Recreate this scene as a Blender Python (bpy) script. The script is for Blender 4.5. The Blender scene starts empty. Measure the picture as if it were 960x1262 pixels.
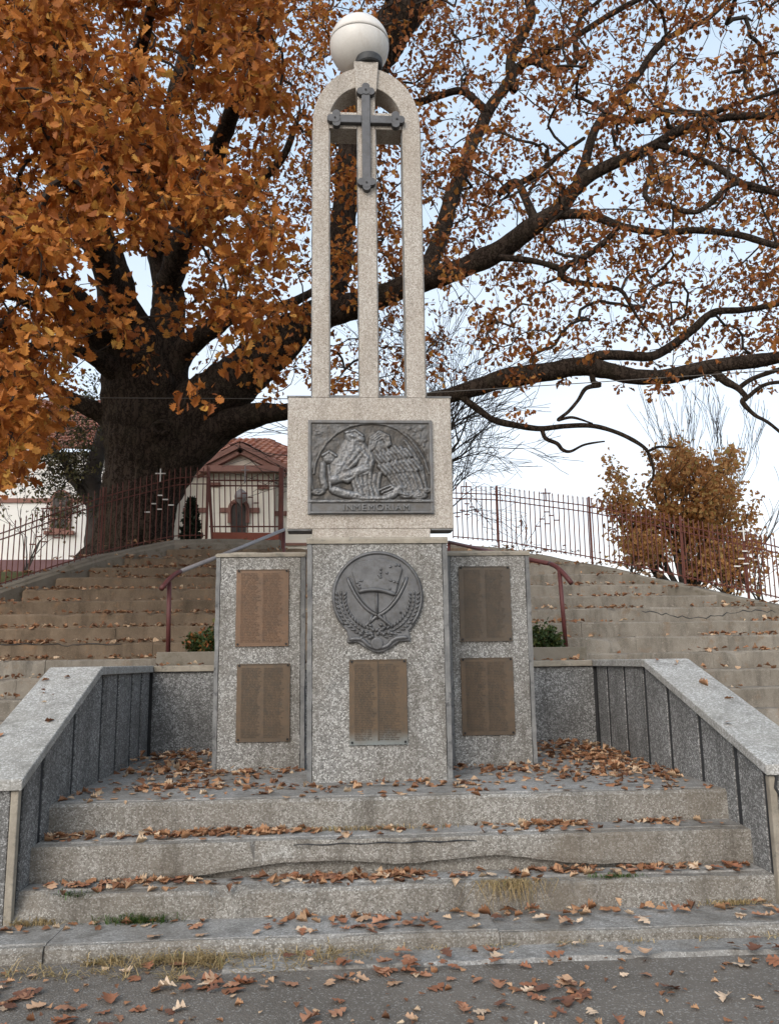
import bpy, bmesh, math, random
import numpy as np
from mathutils import Vector, noise as mnoise
random.seed(7); rng = np.random.default_rng(11)
S = bpy.context.scene
COL = S.collection

# ------------------------------------------------------------------ camera
FPX, PITCH, YAW, ROLL, EYE = 1034.4, .1765, .0611, .0137, 1.6
Fv = np.array([math.sin(YAW)*math.cos(PITCH), math.cos(YAW)*math.cos(PITCH), math.sin(PITCH)])
R0 = np.array([math.cos(YAW), -math.sin(YAW), 0.]); U0 = np.cross(R0, Fv)
cx = R0*math.cos(ROLL) - U0*math.sin(ROLL); cy = R0*math.sin(ROLL) + U0*math.cos(ROLL)
cam_d = bpy.data.cameras.new('camera'); cam = bpy.data.objects.new('camera', cam_d); COL.objects.link(cam)
cam_d.sensor_fit = 'VERTICAL'; cam_d.sensor_height = 24; cam_d.sensor_width = 24; cam_d.lens = FPX/1262*24
cam_d.clip_start = .05; cam_d.clip_end = 2000
from mathutils import Matrix
cam.matrix_world = Matrix(((cx[0], cy[0], -Fv[0], 0), (cx[1], cy[1], -Fv[1], 0), (cx[2], cy[2], -Fv[2], EYE), (0, 0, 0, 1)))
S.camera = cam

def ray(px, py):
    a = px-480; b = py-631
    u = a*math.cos(ROLL)-b*math.sin(ROLL); v = a*math.sin(ROLL)+b*math.cos(ROLL)
    return Fv + R0*u/FPX - U0*v/FPX
def at(px, py, Y):
    d = ray(px, py); t = Y/d[1]
    return Vector((d[0]*t, Y, EYE+d[2]*t))
def project(p):
    P = np.array([p[0], p[1], p[2]-EYE]); d = P@Fv; u = P@R0/d*FPX; v = -(P@U0)/d*FPX
    return 480+u*math.cos(ROLL)+v*math.sin(ROLL), 631-u*math.sin(ROLL)+v*math.cos(ROLL)

# ------------------------------------------------------------------ world, sun, exposure
SUN_EL, SUN_AZ = math.radians(33), math.radians(205)    # azimuth measured clockwise from +Y; sun behind the camera, a little left
W = bpy.data.worlds.new('World'); S.world = W; W.use_nodes = True
nt = W.node_tree; nt.nodes.clear()
sky = nt.nodes.new('ShaderNodeTexSky'); sky.sky_type = 'NISHITA'; sky.sun_disc = False
sky.sun_elevation = SUN_EL; sky.sun_rotation = SUN_AZ; sky.air_density = 1.0; sky.dust_density = 3.5; sky.ozone_density = 1.2
bw = nt.nodes.new('ShaderNodeRGBToBW'); mixw = nt.nodes.new('ShaderNodeMixRGB'); mixw.inputs[0].default_value = .62
gain = nt.nodes.new('ShaderNodeMixRGB'); gain.blend_type = 'ADD'; gain.inputs[0].default_value = 1.0
wtc = nt.nodes.new('ShaderNodeTexCoord'); wsep = nt.nodes.new('ShaderNodeSeparateXYZ'); nt.links.new(wtc.outputs['Generated'], wsep.inputs[0])
wcl = nt.nodes.new('ShaderNodeTexNoise'); wcl.inputs['Scale'].default_value = 2.2; wcl.inputs['Detail'].default_value = 5; wcl.inputs['Roughness'].default_value = .55
wmp = nt.nodes.new('ShaderNodeMapping'); wmp.inputs['Scale'].default_value = (1, 1, 3.0); nt.links.new(wtc.outputs['Generated'], wmp.inputs[0]); nt.links.new(wmp.outputs[0], wcl.inputs['Vector'])
wad = nt.nodes.new('ShaderNodeMath'); wad.operation = 'MULTIPLY_ADD'; wad.inputs[1].default_value = -.55; nt.links.new(wcl.outputs['Fac'], wad.inputs[0])
wof = nt.nodes.new('ShaderNodeMath'); wof.operation = 'ADD'; wof.inputs[1].default_value = .27; nt.links.new(wsep.outputs[2], wof.inputs[0]); nt.links.new(wof.outputs[0], wad.inputs[2])
wrp = nt.nodes.new('ShaderNodeValToRGB'); el = wrp.color_ramp.elements
el[0].position = 0.0; el[0].color = (4.9, 4.75, 4.6, 1); el[1].position = .62; el[1].color = (3.0, 4.05, 5.2, 1); e2 = el.new(.2); e2.color = (4.35, 4.75, 5.15, 1)
nt.links.new(wad.outputs[0], wrp.inputs[0]); nt.links.new(wrp.outputs[0], gain.inputs[2])
bg = nt.nodes.new('ShaderNodeBackground'); bg.inputs[1].default_value = .12
wo = nt.nodes.new('ShaderNodeOutputWorld')
nt.links.new(sky.outputs[0], bw.inputs[0]); nt.links.new(sky.outputs[0], mixw.inputs[1]); nt.links.new(bw.outputs[0], mixw.inputs[2])
nt.links.new(mixw.outputs[0], gain.inputs[1]); nt.links.new(gain.outputs[0], bg.inputs[0]); nt.links.new(bg.outputs[0], wo.inputs[0])
sun_d = bpy.data.lights.new('sun', 'SUN'); sun_d.energy = 1.05; sun_d.angle = math.radians(35); sun_d.color = (1, .90, .77)
sun = bpy.data.objects.new('sun', sun_d); COL.objects.link(sun)
sdir = Vector((math.sin(SUN_AZ)*math.cos(SUN_EL), math.cos(SUN_AZ)*math.cos(SUN_EL), math.sin(SUN_EL)))
sun.rotation_euler = sdir.to_track_quat('Z', 'Y').to_euler(); sun.location = (-5, -10, 20)
S.view_settings.view_transform = 'Standard'; S.view_settings.look = 'None'; S.view_settings.gamma = 1
S.view_settings.exposure = .3
S.cycles.max_bounces = 5; S.cycles.diffuse_bounces = 3; S.cycles.glossy_bounces = 2; S.cycles.transparent_max_bounces = 4

# ------------------------------------------------------------------ materials
MATS = {}
class Tree:
    def __init__(s, name):
        s.m = bpy.data.materials.new(name); s.m.use_nodes = True; s.t = s.m.node_tree; s.b = s.t.nodes['Principled BSDF']
        s.b.inputs['Roughness'].default_value = .85; s.b.inputs['Specular IOR Level'].default_value = .25
        s.co = s.n('ShaderNodeTexCoord').outputs['Object']; MATS[name] = s.m
    def n(s, k, **kw):
        n = s.t.nodes.new(k)
        for a, v in kw.items(): setattr(n, a, v)
        return n
    def l(s, a, b): s.t.links.new(a, b)
    def set(s, sock, v):
        if hasattr(v, 'is_output'): s.l(v, sock)
        else: sock.default_value = v
    def scaled(s, sc):
        m = s.n('ShaderNodeMapping'); m.inputs['Scale'].default_value = sc; s.l(s.co, m.inputs[0]); return m.outputs[0]
    def noise(s, scale, detail=4, rough=.6, vec=None, col=False, dist=0):
        n = s.n('ShaderNodeTexNoise'); n.inputs['Scale'].default_value = scale; n.inputs['Detail'].default_value = detail
        n.inputs['Roughness'].default_value = rough; n.inputs['Distortion'].default_value = dist
        s.l(vec or s.co, n.inputs['Vector']); return n.outputs['Color' if col else 'Fac']
    def vor(s, scale, feat='F1', out='Distance', vec=None):
        n = s.n('ShaderNodeTexVoronoi'); n.feature = feat; n.inputs['Scale'].default_value = scale; s.l(vec or s.co, n.inputs['Vector']); return n.outputs[out]
    def ramp(s, fac, stops, const=False):
        r = s.n('ShaderNodeValToRGB'); e = r.color_ramp.elements
        if const: r.color_ramp.interpolation = 'CONSTANT'
        while len(e) < len(stops): e.new(.5)
        for el, (p, c) in zip(e, stops):
            el.position = p; el.color = (c, c, c, 1) if not hasattr(c, '__len__') else (*c[:3], 1)
        s.l(fac, r.inputs[0]); return r.outputs[0]
    def mix(s, f, a, b, mode='MIX'):
        m = s.n('ShaderNodeMixRGB', blend_type=mode)
        for k, v in enumerate((f, a, b)):
            if hasattr(v, 'is_output'): s.l(v, m.inputs[k])
            else: m.inputs[k].default_value = v if k == 0 else (*v[:3], 1)
        return m.outputs[0]
    def sep(s, c, i=0):
        n = s.n('ShaderNodeSeparateColor'); s.l(c, n.inputs[0]); return n.outputs[i]
    def bump(s, h, strength=.4, dist=.01, prev=None):
        b = s.n('ShaderNodeBump'); b.inputs['Strength'].default_value = strength; b.inputs['Distance'].default_value = dist
        s.l(h, b.inputs['Height'])
        if prev is not None: s.l(prev, b.inputs['Normal'])
        s.l(b.outputs[0], s.b.inputs['Normal']); return b.outputs[0]
    def col(s, c): s.set(s.b.inputs['Base Color'], c if hasattr(c, 'is_output') else (*c, 1))
    def isl(s): return s.n('ShaderNodeNewGeometry').outputs['Random Per Island']
    def objr(s): return s.n('ShaderNodeObjectInfo').outputs['Random']

def aggregate(name, dark, mid, light, mortar, scale, stain, stain_amt, bump=.5, mort=(.03, .12), split=(.3, .62)):
    t = Tree(name)
    wob = t.mix(.012, t.co, t.noise(scale*.6, 2, col=True), 'ADD')
    v = t.sep(t.vor(scale, 'F1', 'Color', wob)); v2 = t.sep(t.vor(scale*.45, 'F1', 'Color', wob), 1)
    ed = t.vor(scale, 'DISTANCE_TO_EDGE', 'Distance', wob)
    peb = t.ramp(v, [(0, dark), (split[0], mid), (split[1], mid), (split[1]+.14, light), (1, light)])
    peb = t.mix(t.ramp(v2, [(.9, 0), (.92, .7)]), peb, light)
    c = t.mix(t.ramp(ed, [(mort[0], 0), (mort[1], 1)]), mortar, peb)
    st = t.ramp(t.noise(1.6, 6, .65), [(.4, 0), (.68, 1)])
    c = t.mix(t.mix(stain_amt, (0, 0, 0), st), c, stain)
    st2 = t.ramp(t.noise(3.0, 7, .7, t.scaled((1.6, 1.6, .22))), [(.5, 0), (.74, 1)])
    c = t.mix(t.mix(min(1, stain_amt*1.15), (0, 0, 0), st2), c, tuple(x*.45 for x in stain))
    t.col(c); p = t.bump(ed, bump, .012); t.bump(t.noise(14, 5), .25, .03, p)
    return t.m
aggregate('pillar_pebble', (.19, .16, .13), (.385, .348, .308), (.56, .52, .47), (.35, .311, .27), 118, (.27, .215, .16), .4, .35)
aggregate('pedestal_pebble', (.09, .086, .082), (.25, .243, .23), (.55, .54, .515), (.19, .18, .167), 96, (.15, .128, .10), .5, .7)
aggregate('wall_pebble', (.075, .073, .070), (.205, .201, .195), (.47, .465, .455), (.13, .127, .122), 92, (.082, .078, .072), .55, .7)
aggregate('step_pebble', (.10, .093, .082), (.225, .21, .187), (.42, .405, .375), (.195, .178, .156), 112, (.135, .11, .083), .7, .5)
aggregate('tread_pebble', (.15, .143, .133), (.245, .234, .219), (.37, .357, .338), (.22, .21, .196), 100, (.14, .122, .10), .65, .35)
aggregate('coping_pebble', (.20, .195, .18), (.34, .33, .312), (.55, .54, .52), (.29, .28, .262), 88, (.23, .215, .185), .5, .4)
def plain(name, a, b, scale=3, rough=.9, bump=.4, fine=60, stretch=(1, 1, 1), c3=None, streak=False):
    t = Tree(name); v = t.scaled(stretch)
    c = t.mix(t.ramp(t.noise(scale, 7, .7, v), [(.32, 0), (.68, 1)]), a, b)
    c = t.mix(t.mix(.35, (0, 0, 0), t.noise(fine, 3)), c, tuple(x*.6 for x in a))
    if c3: c = t.mix(t.ramp(t.noise(scale*2.3, 6, .7, v), [(.55, 0), (.7, 1)]), c, c3)
    if streak:
        c = t.mix(t.ramp(t.noise(5, 6, .75, t.scaled((1, 1, .18))), [(.48, 0), (.72, .75)]), c, tuple(x*.42 for x in a)); c = t.mix(t.ramp(t.noise(11, 5, .8), [(.6, 0), (.7, .6)]), c, tuple(x*1.25 for x in b))
        c = t.mix(t.ramp(t.noise(170, 2), [(.6, 0), (.68, .5)]), c, tuple(min(1, x*1.7) for x in b))
    t.col(c); t.b.inputs['Roughness'].default_value = rough
    p = t.bump(t.noise(fine, 4), bump, .006); t.bump(t.noise(scale*3, 5), bump*.7, .03, p); return t
plain('edge_concrete', (.11, .11, .11), (.26, .255, .245), 5, c3=(.045, .045, .047))
plain('cap_concrete', (.22, .19, .15), (.36, .32, .26), 5, c3=(.13, .12, .10))
plain('old_step', (.14, .12, .096), (.27, .24, .2), 2.0, c3=(.175, .122, .08), fine=45, streak=True)
plain('old_step_dirt_shade', (.11, .08, .054), (.215, .158, .108), 2.4, c3=(.2, .115, .062), fine=45, streak=True)  # brown leaf dust, with the oak's shade also painted in as darker tone
plain('curb_concrete', (.13, .115, .09), (.23, .2, .165), 1.8, c3=(.09, .075, .05))
plain('joint', (.03, .03, .032), (.055, .055, .056), 8)
plain('iron_brown', (.095, .032, .024), (.145, .048, .034), 9, rough=.6, bump=.1)
plain('gate_board', (.20, .055, .033), (.25, .08, .05), 4, rough=.65, bump=.15)
plain('rail_paint', (.085, .028, .027), (.13, .042, .038), 8, rough=.45, bump=.1)
plain('rail_metal', (.22, .20, .20), (.30, .28, .28), 10, rough=.35, bump=.05)
plain('white_paint', (.62, .60, .57), (.72, .70, .66), 6, rough=.6, bump=.05)
plain('stucco', (.82, .765, .67), (.88, .83, .74), 1.2, bump=.2)
plain('stucco_white', (.80, .785, .76), (.88, .86, .835), 1.2, bump=.2)
plain('trim_brown', (.24, .125, .10), (.31, .165, .135), 4, bump=.15)
plain('plinth', (.15, .085, .09), (.2, .12, .125), 2)
plain('dark_door', (.045, .038, .036), (.07, .058, .052), 5, rough=.5, bump=.1)
plain('soil', (.05, .038, .026), (.10, .07, .045), 9, fine=90)
plain('grass_earth', (.05, .06, .022), (.10, .095, .04), 2.2, fine=70, c3=(.17, .085, .035))
plain('bark_far', (.045, .037, .033), (.08, .068, .06), 6)
plain('cable_black', (.10, .09, .08), (.13, .12, .11), 3)
plain('stem', (.16, .12, .07), (.22, .16, .1), 9)
plain('globe', (.62, .585, .535), (.69, .655, .61), 1.8, rough=.32, bump=.03, stretch=(1.5, 1.5, .4), c3=(.54, .49, .43))
plain('globe_collar', (.03, .03, .03), (.06, .06, .06), 8, rough=.5)
# asphalt
t = Tree('asphalt'); sp = t.sep(t.vor(130, 'F1', 'Color'))
c = t.mix(t.ramp(t.noise(1.3, 6, .65), [(.3, 0), (.7, 1)]), (.104, .090, .076), (.162, .141, .12))
c = t.mix(t.ramp(sp, [(.86, 0), (.93, .55)]), c, (.33, .31, .285)); c = t.mix(t.ramp(t.noise(9, 5, .7), [(.5, 0), (.75, .5)]), c, (.11, .095, .078))
t.col(c); p = t.bump(t.vor(110), .6, .008); t.bump(t.noise(5, 4), .3, .03, p)
# bronze: dark relief metal and brown name plates
def bronze(name, a, b, patina, rough=.5, pz=None, metal=.55):
    t = Tree(name); t.b.inputs['Metallic'].default_value = metal
    c = t.mix(t.ramp(t.noise(5, 6, .7), [(.35, 0), (.68, 1)]), a, b)
    c = t.mix(t.ramp(t.noise(22, 5, .7), [(.5, 0), (.7, .6)]), c, patina)
    if pz is not None:
        z = t.n('ShaderNodeSeparateXYZ'); t.l(t.co, z.inputs[0])
        w = t.n('ShaderNodeMath', operation='ADD'); t.l(z.outputs[2], w.inputs[0]); t.set(w.inputs[1], t.mix(.13, (0, 0, 0), t.noise(9, 4)))
        c = t.mix(t.ramp(w.outputs[0], [(pz, .85), (pz+.16, 0)]), c, (.24, .28, .285))
    if name == 'relief_metal':
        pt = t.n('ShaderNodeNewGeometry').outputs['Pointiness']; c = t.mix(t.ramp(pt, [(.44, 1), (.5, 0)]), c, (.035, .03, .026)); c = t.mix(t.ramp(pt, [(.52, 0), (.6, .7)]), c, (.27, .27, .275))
    t.col(c); t.b.inputs['Roughness'].default_value = rough; t.bump(t.noise(90, 4), .25, .004); return t.m
bronze('relief_metal', (.10, .10, .105), (.17, .17, .175), (.075, .065, .055), .55)
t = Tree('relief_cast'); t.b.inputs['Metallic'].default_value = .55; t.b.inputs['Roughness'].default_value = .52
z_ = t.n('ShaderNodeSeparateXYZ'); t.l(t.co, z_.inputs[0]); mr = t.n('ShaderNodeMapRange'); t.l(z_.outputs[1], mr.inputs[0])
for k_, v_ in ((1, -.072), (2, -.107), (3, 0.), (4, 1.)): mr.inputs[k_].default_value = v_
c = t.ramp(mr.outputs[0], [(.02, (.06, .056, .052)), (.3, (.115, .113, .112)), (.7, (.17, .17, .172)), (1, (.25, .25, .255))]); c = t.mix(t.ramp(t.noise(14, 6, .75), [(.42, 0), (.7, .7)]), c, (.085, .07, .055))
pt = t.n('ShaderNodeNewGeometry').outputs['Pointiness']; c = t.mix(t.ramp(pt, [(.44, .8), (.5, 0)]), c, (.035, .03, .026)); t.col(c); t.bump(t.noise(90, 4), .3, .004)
bronze('medal_metal', (.085, .083, .084), (.165, .165, .168), (.075, .066, .055), .55)
bronze('inscription_metal', (.13, .13, .132), (.19, .19, .19), (.09, .085, .08), .55)
bronze('cross_metal', (.075, .075, .078), (.11, .11, .115), (.06, .055, .05), .55)
bronze('plate_orange', (.12, .08, .056), (.16, .10, .065), (.09, .07, .055), .5)
bronze('plate_olive', (.098, .074, .054), (.138, .096, .064), (.08, .07, .06), .5)
bronze('plate_dark', (.085, .069, .055), (.115, .088, .064), (.07, .065, .06), .5)
bronze('plate_patina', (.098, .073, .052), (.14, .095, .06), (.08, .07, .058), .5, pz=.30)
bronze('plate_text', (.066, .054, .043), (.10, .077, .058), (.055, .05, .043), .6)
bronze('plate_text_orange', (.095, .063, .045), (.13, .08, .053), (.08, .06, .046), .6)
bronze('bolt_dark', (.02, .02, .02), (.04, .04, .04), (.03, .03, .03), .6)
# bark
t = Tree('bark'); v = t.scaled((1, 1, .14)); f = t.vor(11, 'DISTANCE_TO_EDGE', 'Distance', t.mix(.36, v, t.noise(4, 7, .75, col=True), 'ADD'))
c = t.mix(t.ramp(f, [(.0, 0), (.16, 1)]), (.009, .0065, .005), (.074, .053, .040)); c = t.mix(t.ramp(t.noise(2.5, 6), [(.5, 0), (.75, .5)]), c, (.062, .052, .032))
t.col(c); t.b.inputs['Specular IOR Level'].default_value = .1; p = t.bump(f, 1, .05); t.bump(t.noise(30, 5), .4, .02, p)
t = Tree('twig'); t.col(t.mix(t.noise(6, 3), (.022, .017, .014), (.05, .039, .031)))
# roof tile
t = Tree('roof_tile'); rr = t.isl()
c = t.ramp(rr, [(0, (.17, .07, .05)), (.5, (.28, .115, .075)), (1, (.36, .175, .12))]); c = t.mix(t.ramp(t.noise(1.5, 6), [(.5, 0), (.72, .7)]), c, (.16, .11, .085))
t.col(c); t.bump(t.noise(20, 4), .3, .01)
# leaves: colour per leaf, some light through the blade
def leafmat(name, stops, trans=.35, per_obj=False, rough=.55):
    t = Tree(name); r = t.objr() if per_obj else t.isl()
    c = t.ramp(r, stops); c = t.mix(t.ramp(t.noise(55, 4), [(.45, 0), (.75, .45)]), c, tuple(x*.45 for x in stops[0][1])); t.col(c)
    t.b.inputs['Roughness'].default_value = rough
    tr = t.n('ShaderNodeBsdfTranslucent'); t.l(c, tr.inputs[0]); mx = t.n('ShaderNodeMixShader'); mx.inputs[0].default_value = trans
    out = t.t.nodes['Material Output']; t.l(t.b.outputs[0], mx.inputs[1]); t.l(tr.outputs[0], mx.inputs[2]); t.l(mx.outputs[0], out.inputs[0])
leafmat('oak_leaf', [(0, (.25, .078, .024)), (.3, (.41, .14, .034)), (.62, (.52, .195, .042)), (.86, (.58, .25, .055)), (1, (.60, .34, .075))], .42)
leafmat('oak_leaf_single', [(0, (.40, .14, .034)), (.5, (.56, .21, .045)), (.85, (.62, .27, .06)), (1, (.64, .39, .085))], .42, True)
leafmat('oak_leaf_shaded', [(0, (.15, .052, .02)), (.4, (.27, .095, .03)), (.75, (.40, .15, .04)), (1, (.48, .24, .055))], .4)  # darker oak leaf copy: backlighting and inner-crown shade put into the colour
leafmat('bush_leaf', [(0, (.40, .18, .07)), (.5, (.56, .28, .10)), (.8, (.62, .36, .14)), (1, (.42, .32, .11))], .5)
leafmat('green_leaf', [(0, (.025, .045, .015)), (.6, (.05, .08, .025)), (1, (.12, .13, .035))], .25)
leafmat('autumn_shrub_leaf', [(0, (.03, .055, .018)), (.55, (.06, .09, .028)), (.72, (.14, .11, .03)), (1, (.26, .075, .025))], .25)
leafmat('conifer_leaf', [(0, (.012, .018, .012)), (1, (.03, .042, .024))], .1)
leafmat('olive_leaf', [(0, (.05, .05, .022)), (.6, (.10, .09, .035)), (1, (.16, .115, .045))], .3)
leafmat('fallen_leaf', [(0, (.13, .06, .034)), (.3, (.25, .115, .058)), (.55, (.34, .165, .082)), (.72, (.42, .24, .13)), (.88, (.52, .35, .22)), (1, (.57, .43, .29))], .12, False, .7)
t = Tree('fallen_leaf_single'); t.b.inputs['Roughness'].default_value = .7; oc = t.n('ShaderNodeObjectInfo').outputs['Color']
c = t.mix(t.ramp(t.noise(4, 5), [(.4, 0), (.75, .55)]), oc, t.mix(1.0, oc, (.5, .42, .36), 'MULTIPLY')); t.col(c)
leafmat('dry_grass', [(0, (.26, .19, .09)), (.5, (.46, .34, .17)), (.85, (.58, .43, .23)), (1, (.20, .21, .08))], .35)
leafmat('fresh_grass', [(0, (.04, .09, .02)), (.6, (.08, .15, .03)), (1, (.2, .18, .08))], .3)
M = MATS

# ------------------------------------------------------------------ builders
WL = {}                                                       # world location of each parent
class MB:
    def __init__(s): s.v = []; s.f = []
    def add(s, vs, fs):
        o = len(s.v); s.v += [tuple(x) for x in vs]; s.f += [[o+i for i in f] for f in fs]; return s
    def box(s, x0, x1, y0, y1, z0, z1):
        return s.add([(x0,y0,z0),(x1,y0,z0),(x1,y1,z0),(x0,y1,z0),(x0,y0,z1),(x1,y0,z1),(x1,y1,z1),(x0,y1,z1)],
                     [(0,3,2,1),(4,5,6,7),(0,1,5,4),(1,2,6,5),(2,3,7,6),(3,0,4,7)])
    def prism_y(s, poly, y0, y1):                              # polygon in XZ, counter-clockwise seen from -Y
        n = len(poly)
        return s.add([(x, y0, z) for x, z in poly]+[(x, y1, z) for x, z in poly],
                     [list(range(n)), list(range(2*n-1, n-1, -1))]+[(i, n+i, n+(i+1) % n, (i+1) % n) for i in range(n)])
    def prism_x(s, poly, x0, x1):                              # polygon in YZ
        n = len(poly)
        return s.add([(x0, y, z) for y, z in poly]+[(x1, y, z) for y, z in poly],
                     [list(range(n)), list(range(2*n-1, n-1, -1))]+[(i, n+i, n+(i+1) % n, (i+1) % n) for i in range(n)])
    def tube(s, pts, rad, n=8, cap=True):
        pts = [Vector(p) for p in pts]; m = len(pts)
        if not hasattr(rad, '__len__'): rad = [rad]*m
        o = len(s.v); T0 = (pts[1]-pts[0]).normalized()
        u = T0.orthogonal().normalized()
        for i, p in enumerate(pts):
            T = (pts[min(i+1, m-1)]-pts[max(i-1, 0)]).normalized()
            u = (u-T*u.dot(T)).normalized(); w = T.cross(u)
            for k in range(n):
                a = 2*math.pi*k/n; s.v.append(tuple(p+(u*math.cos(a)+w*math.sin(a))*rad[i]))
        for i in range(m-1):
            for k in range(n):
                a, b = o+i*n+k, o+i*n+(k+1) % n; s.f.append([a, b, b+n, a+n])
        if cap: s.f.append([o+k for k in range(n)][::-1]); s.f.append([o+(m-1)*n+k for k in range(n)])
        return s
def finish(name, me, mat, parent=None, smooth=False, bevel=0, kind=None, label=None, cat=None, group=None, seg=2):
    me.materials.append(M[mat])
    if smooth: me.polygons.foreach_set('use_smooth', np.ones(len(me.polygons), bool))
    o = bpy.data.objects.new(name, me); COL.objects.link(o)
    if parent is not None: o.parent = parent; WL[o] = WL.get(parent, Vector())
    else: WL[o] = Vector()
    if bevel:
        b = o.modifiers.new('bevel', 'BEVEL'); b.width = bevel; b.segments = seg; b.limit_method = 'ANGLE'; b.angle_limit = .6
    if kind: o['kind'] = kind
    if label: o['label'] = label
    if cat: o['category'] = cat
    if group: o['group'] = group
    return o
def build(name, mb, mat, parent=None, fix=True, **kw):
    L = WL.get(parent, Vector()) if parent is not None else Vector()
    me = bpy.data.meshes.new(name); me.from_pydata([(v[0]-L[0], v[1]-L[1], v[2]-L[2]) for v in mb.v], [], mb.f)
    if fix:
        bm = bmesh.new(); bm.from_mesh(me); bmesh.ops.recalc_face_normals(bm, faces=bm.faces); bm.to_mesh(me); bm.free()
    me.update(); return finish(name, me, mat, parent, **kw)
def bulk(name, V, loops, starts, mat, parent=None, **kw):      # large meshes from numpy arrays
    L = WL.get(parent, Vector()) if parent is not None else Vector()
    me = bpy.data.meshes.new(name); V = np.asarray(V, float)-np.array(L)
    me.vertices.add(len(V)); me.vertices.foreach_set('co', V.astype(np.float32).ravel())
    me.loops.add(len(loops)); me.loops.foreach_set('vertex_index', np.asarray(loops, np.int32))
    me.polygons.add(len(starts)); me.polygons.foreach_set('loop_start', np.asarray(starts, np.int32))
    me.update(calc_edges=True); me.validate(); return finish(name, me, mat, parent, **kw)
def thing(name, label, cat, loc, group=None, kind=None):
    o = bpy.data.objects.new(name, None); COL.objects.link(o); o.location = loc; WL[o] = Vector(loc)
    if label: o['label'] = label
    if cat: o['category'] = cat
    if group: o['group'] = group
    if kind: o['kind'] = kind
    return o
def clone(o, parent=None, **kw):
    c = o.copy(); COL.objects.link(c); c.parent = parent
    for k, v in kw.items(): setattr(c, k, v)
    return c
def rough_block(x0, x1, y0, y1, z0, z1, nx, amp, seed=0, chip=.0):
    """a block whose front top arris and faces are worn and uneven"""
    mb = MB(); rows = []
    prof = [(y1, z0), (y1, z1), (y0+.10, z1), (y0+.02, z1), (y0, z1-.02), (y0, (z0+z1)/2), (y0, z0)]
    xs = np.linspace(x0, x1, nx+1)
    for i, x in enumerate(xs):
        for k, (y, z) in enumerate(prof):
            n1 = mnoise.noise(Vector((x*1.3, k*.7+seed*3.1, seed))); n2 = mnoise.noise(Vector((x*9, k*.9, seed+5.5)))
            dy = dz = 0
            if k in (2, 3, 4, 5): dz = amp*(n1+.35*n2); dy = amp*.7*(n2+.6*n1)
            if k in (3, 4) and chip:
                q = max(0, mnoise.noise(Vector((x*3.1, seed*1.7, 9.3)))-.28); dz -= q*chip; dy += q*chip*.9
            if k >= 5: dz = 0
            mb.v.append((x, y+dy, z+dz))
    n = len(prof)
    for i in range(nx):
        for k in range(n-1):
            a = i*n+k; mb.f.append([a, a+n, a+n+1, a+1])
    mb.f.append(list(range(n))); mb.f.append([nx*n+k for k in range(n)][::-1])
    return mb

# ------------------------------------------------------------------ terrain
PA, PS = 1.27, .2/.44                                         # hillside stair plane: z = PA + PS*(Y-9)
def plane_hit(px, py):
    d = ray(px, py); t = (PA-9*PS-EYE)/(d[2]-PS*d[1]); return Vector((d[0]*t, d[1]*t, EYE+d[2]*t))
curbL = [plane_hit(*q) for q in ((-150, 780), (-60, 750), (0, 731), (60, 711), (130, 690), (215, 672), (262, 672), (345, 672), (450, 672))]
curbR = [plane_hit(*q) for q in ((450, 671), (555, 671), (620, 677), (655, 684), (735, 699), (800, 712), (870, 728), (960, 748), (1100, 785))]
def curb_x(c, Y, default):
    ys = [p.y for p in c]
    for a, b in zip(c, c[1:]):
        lo, hi = min(a.y, b.y), max(a.y, b.y)
        if lo <= Y <= hi: t = (Y-a.y)/(b.y-a.y); return a.x+(b.x-a.x)*t
    return default
def stair_span(Y):
    l = curb_x(curbL, Y, None); r = curb_x(curbR, Y, None)
    if l is None: l = curbL[0].x-(curbL[0].y-Y)*.45 if Y < curbL[0].y else .1
    if r is None: r = curbR[-1].x+(curbR[-1].y-Y)*.5 if Y < curbR[-1].y else .4
    return max(l, -8.5), min(r, 10)
def hill_z(x, y):
    pl = PA+PS*(y-9)
    l, r = stair_span(y)
    if y < 14.3 and l-.1 < x < r+.1:
        if y < 9.15 and -2.3 < x < 3.0: return -.15
        return max(-.3, pl-.62)
    s = .111+(.045-.111)*min(1, max(0, (x+1)/6))
    z = min(pl, 1.57+s*y+.02*mnoise.noise(Vector((x*.5, y*.5, 0))))
    return max(-.3, min(z, 1.57+s*23.5))
g = MB(); g.add([(-300, -60, 0), (300, -60, 0), (300, 600, 0), (-300, 600, 0)], [(0, 1, 2, 3)])
build('ground', g, 'asphalt', kind='structure')
hx = np.arange(-45, 45.01, .5); hy = np.concatenate([np.arange(5, 15, .25), np.arange(15, 70.1, 1.0)])
mb = MB()
for y in hy:
    for x in hx: mb.v.append((x, y, hill_z(x, y)))
nx = len(hx)
for j in range(len(hy)-1):
    for i in range(nx-1): a = j*nx+i; mb.f.append([a, a+1, a+1+nx, a+nx])
build('hill', mb, 'grass_earth', kind='structure', smooth=True)

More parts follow.
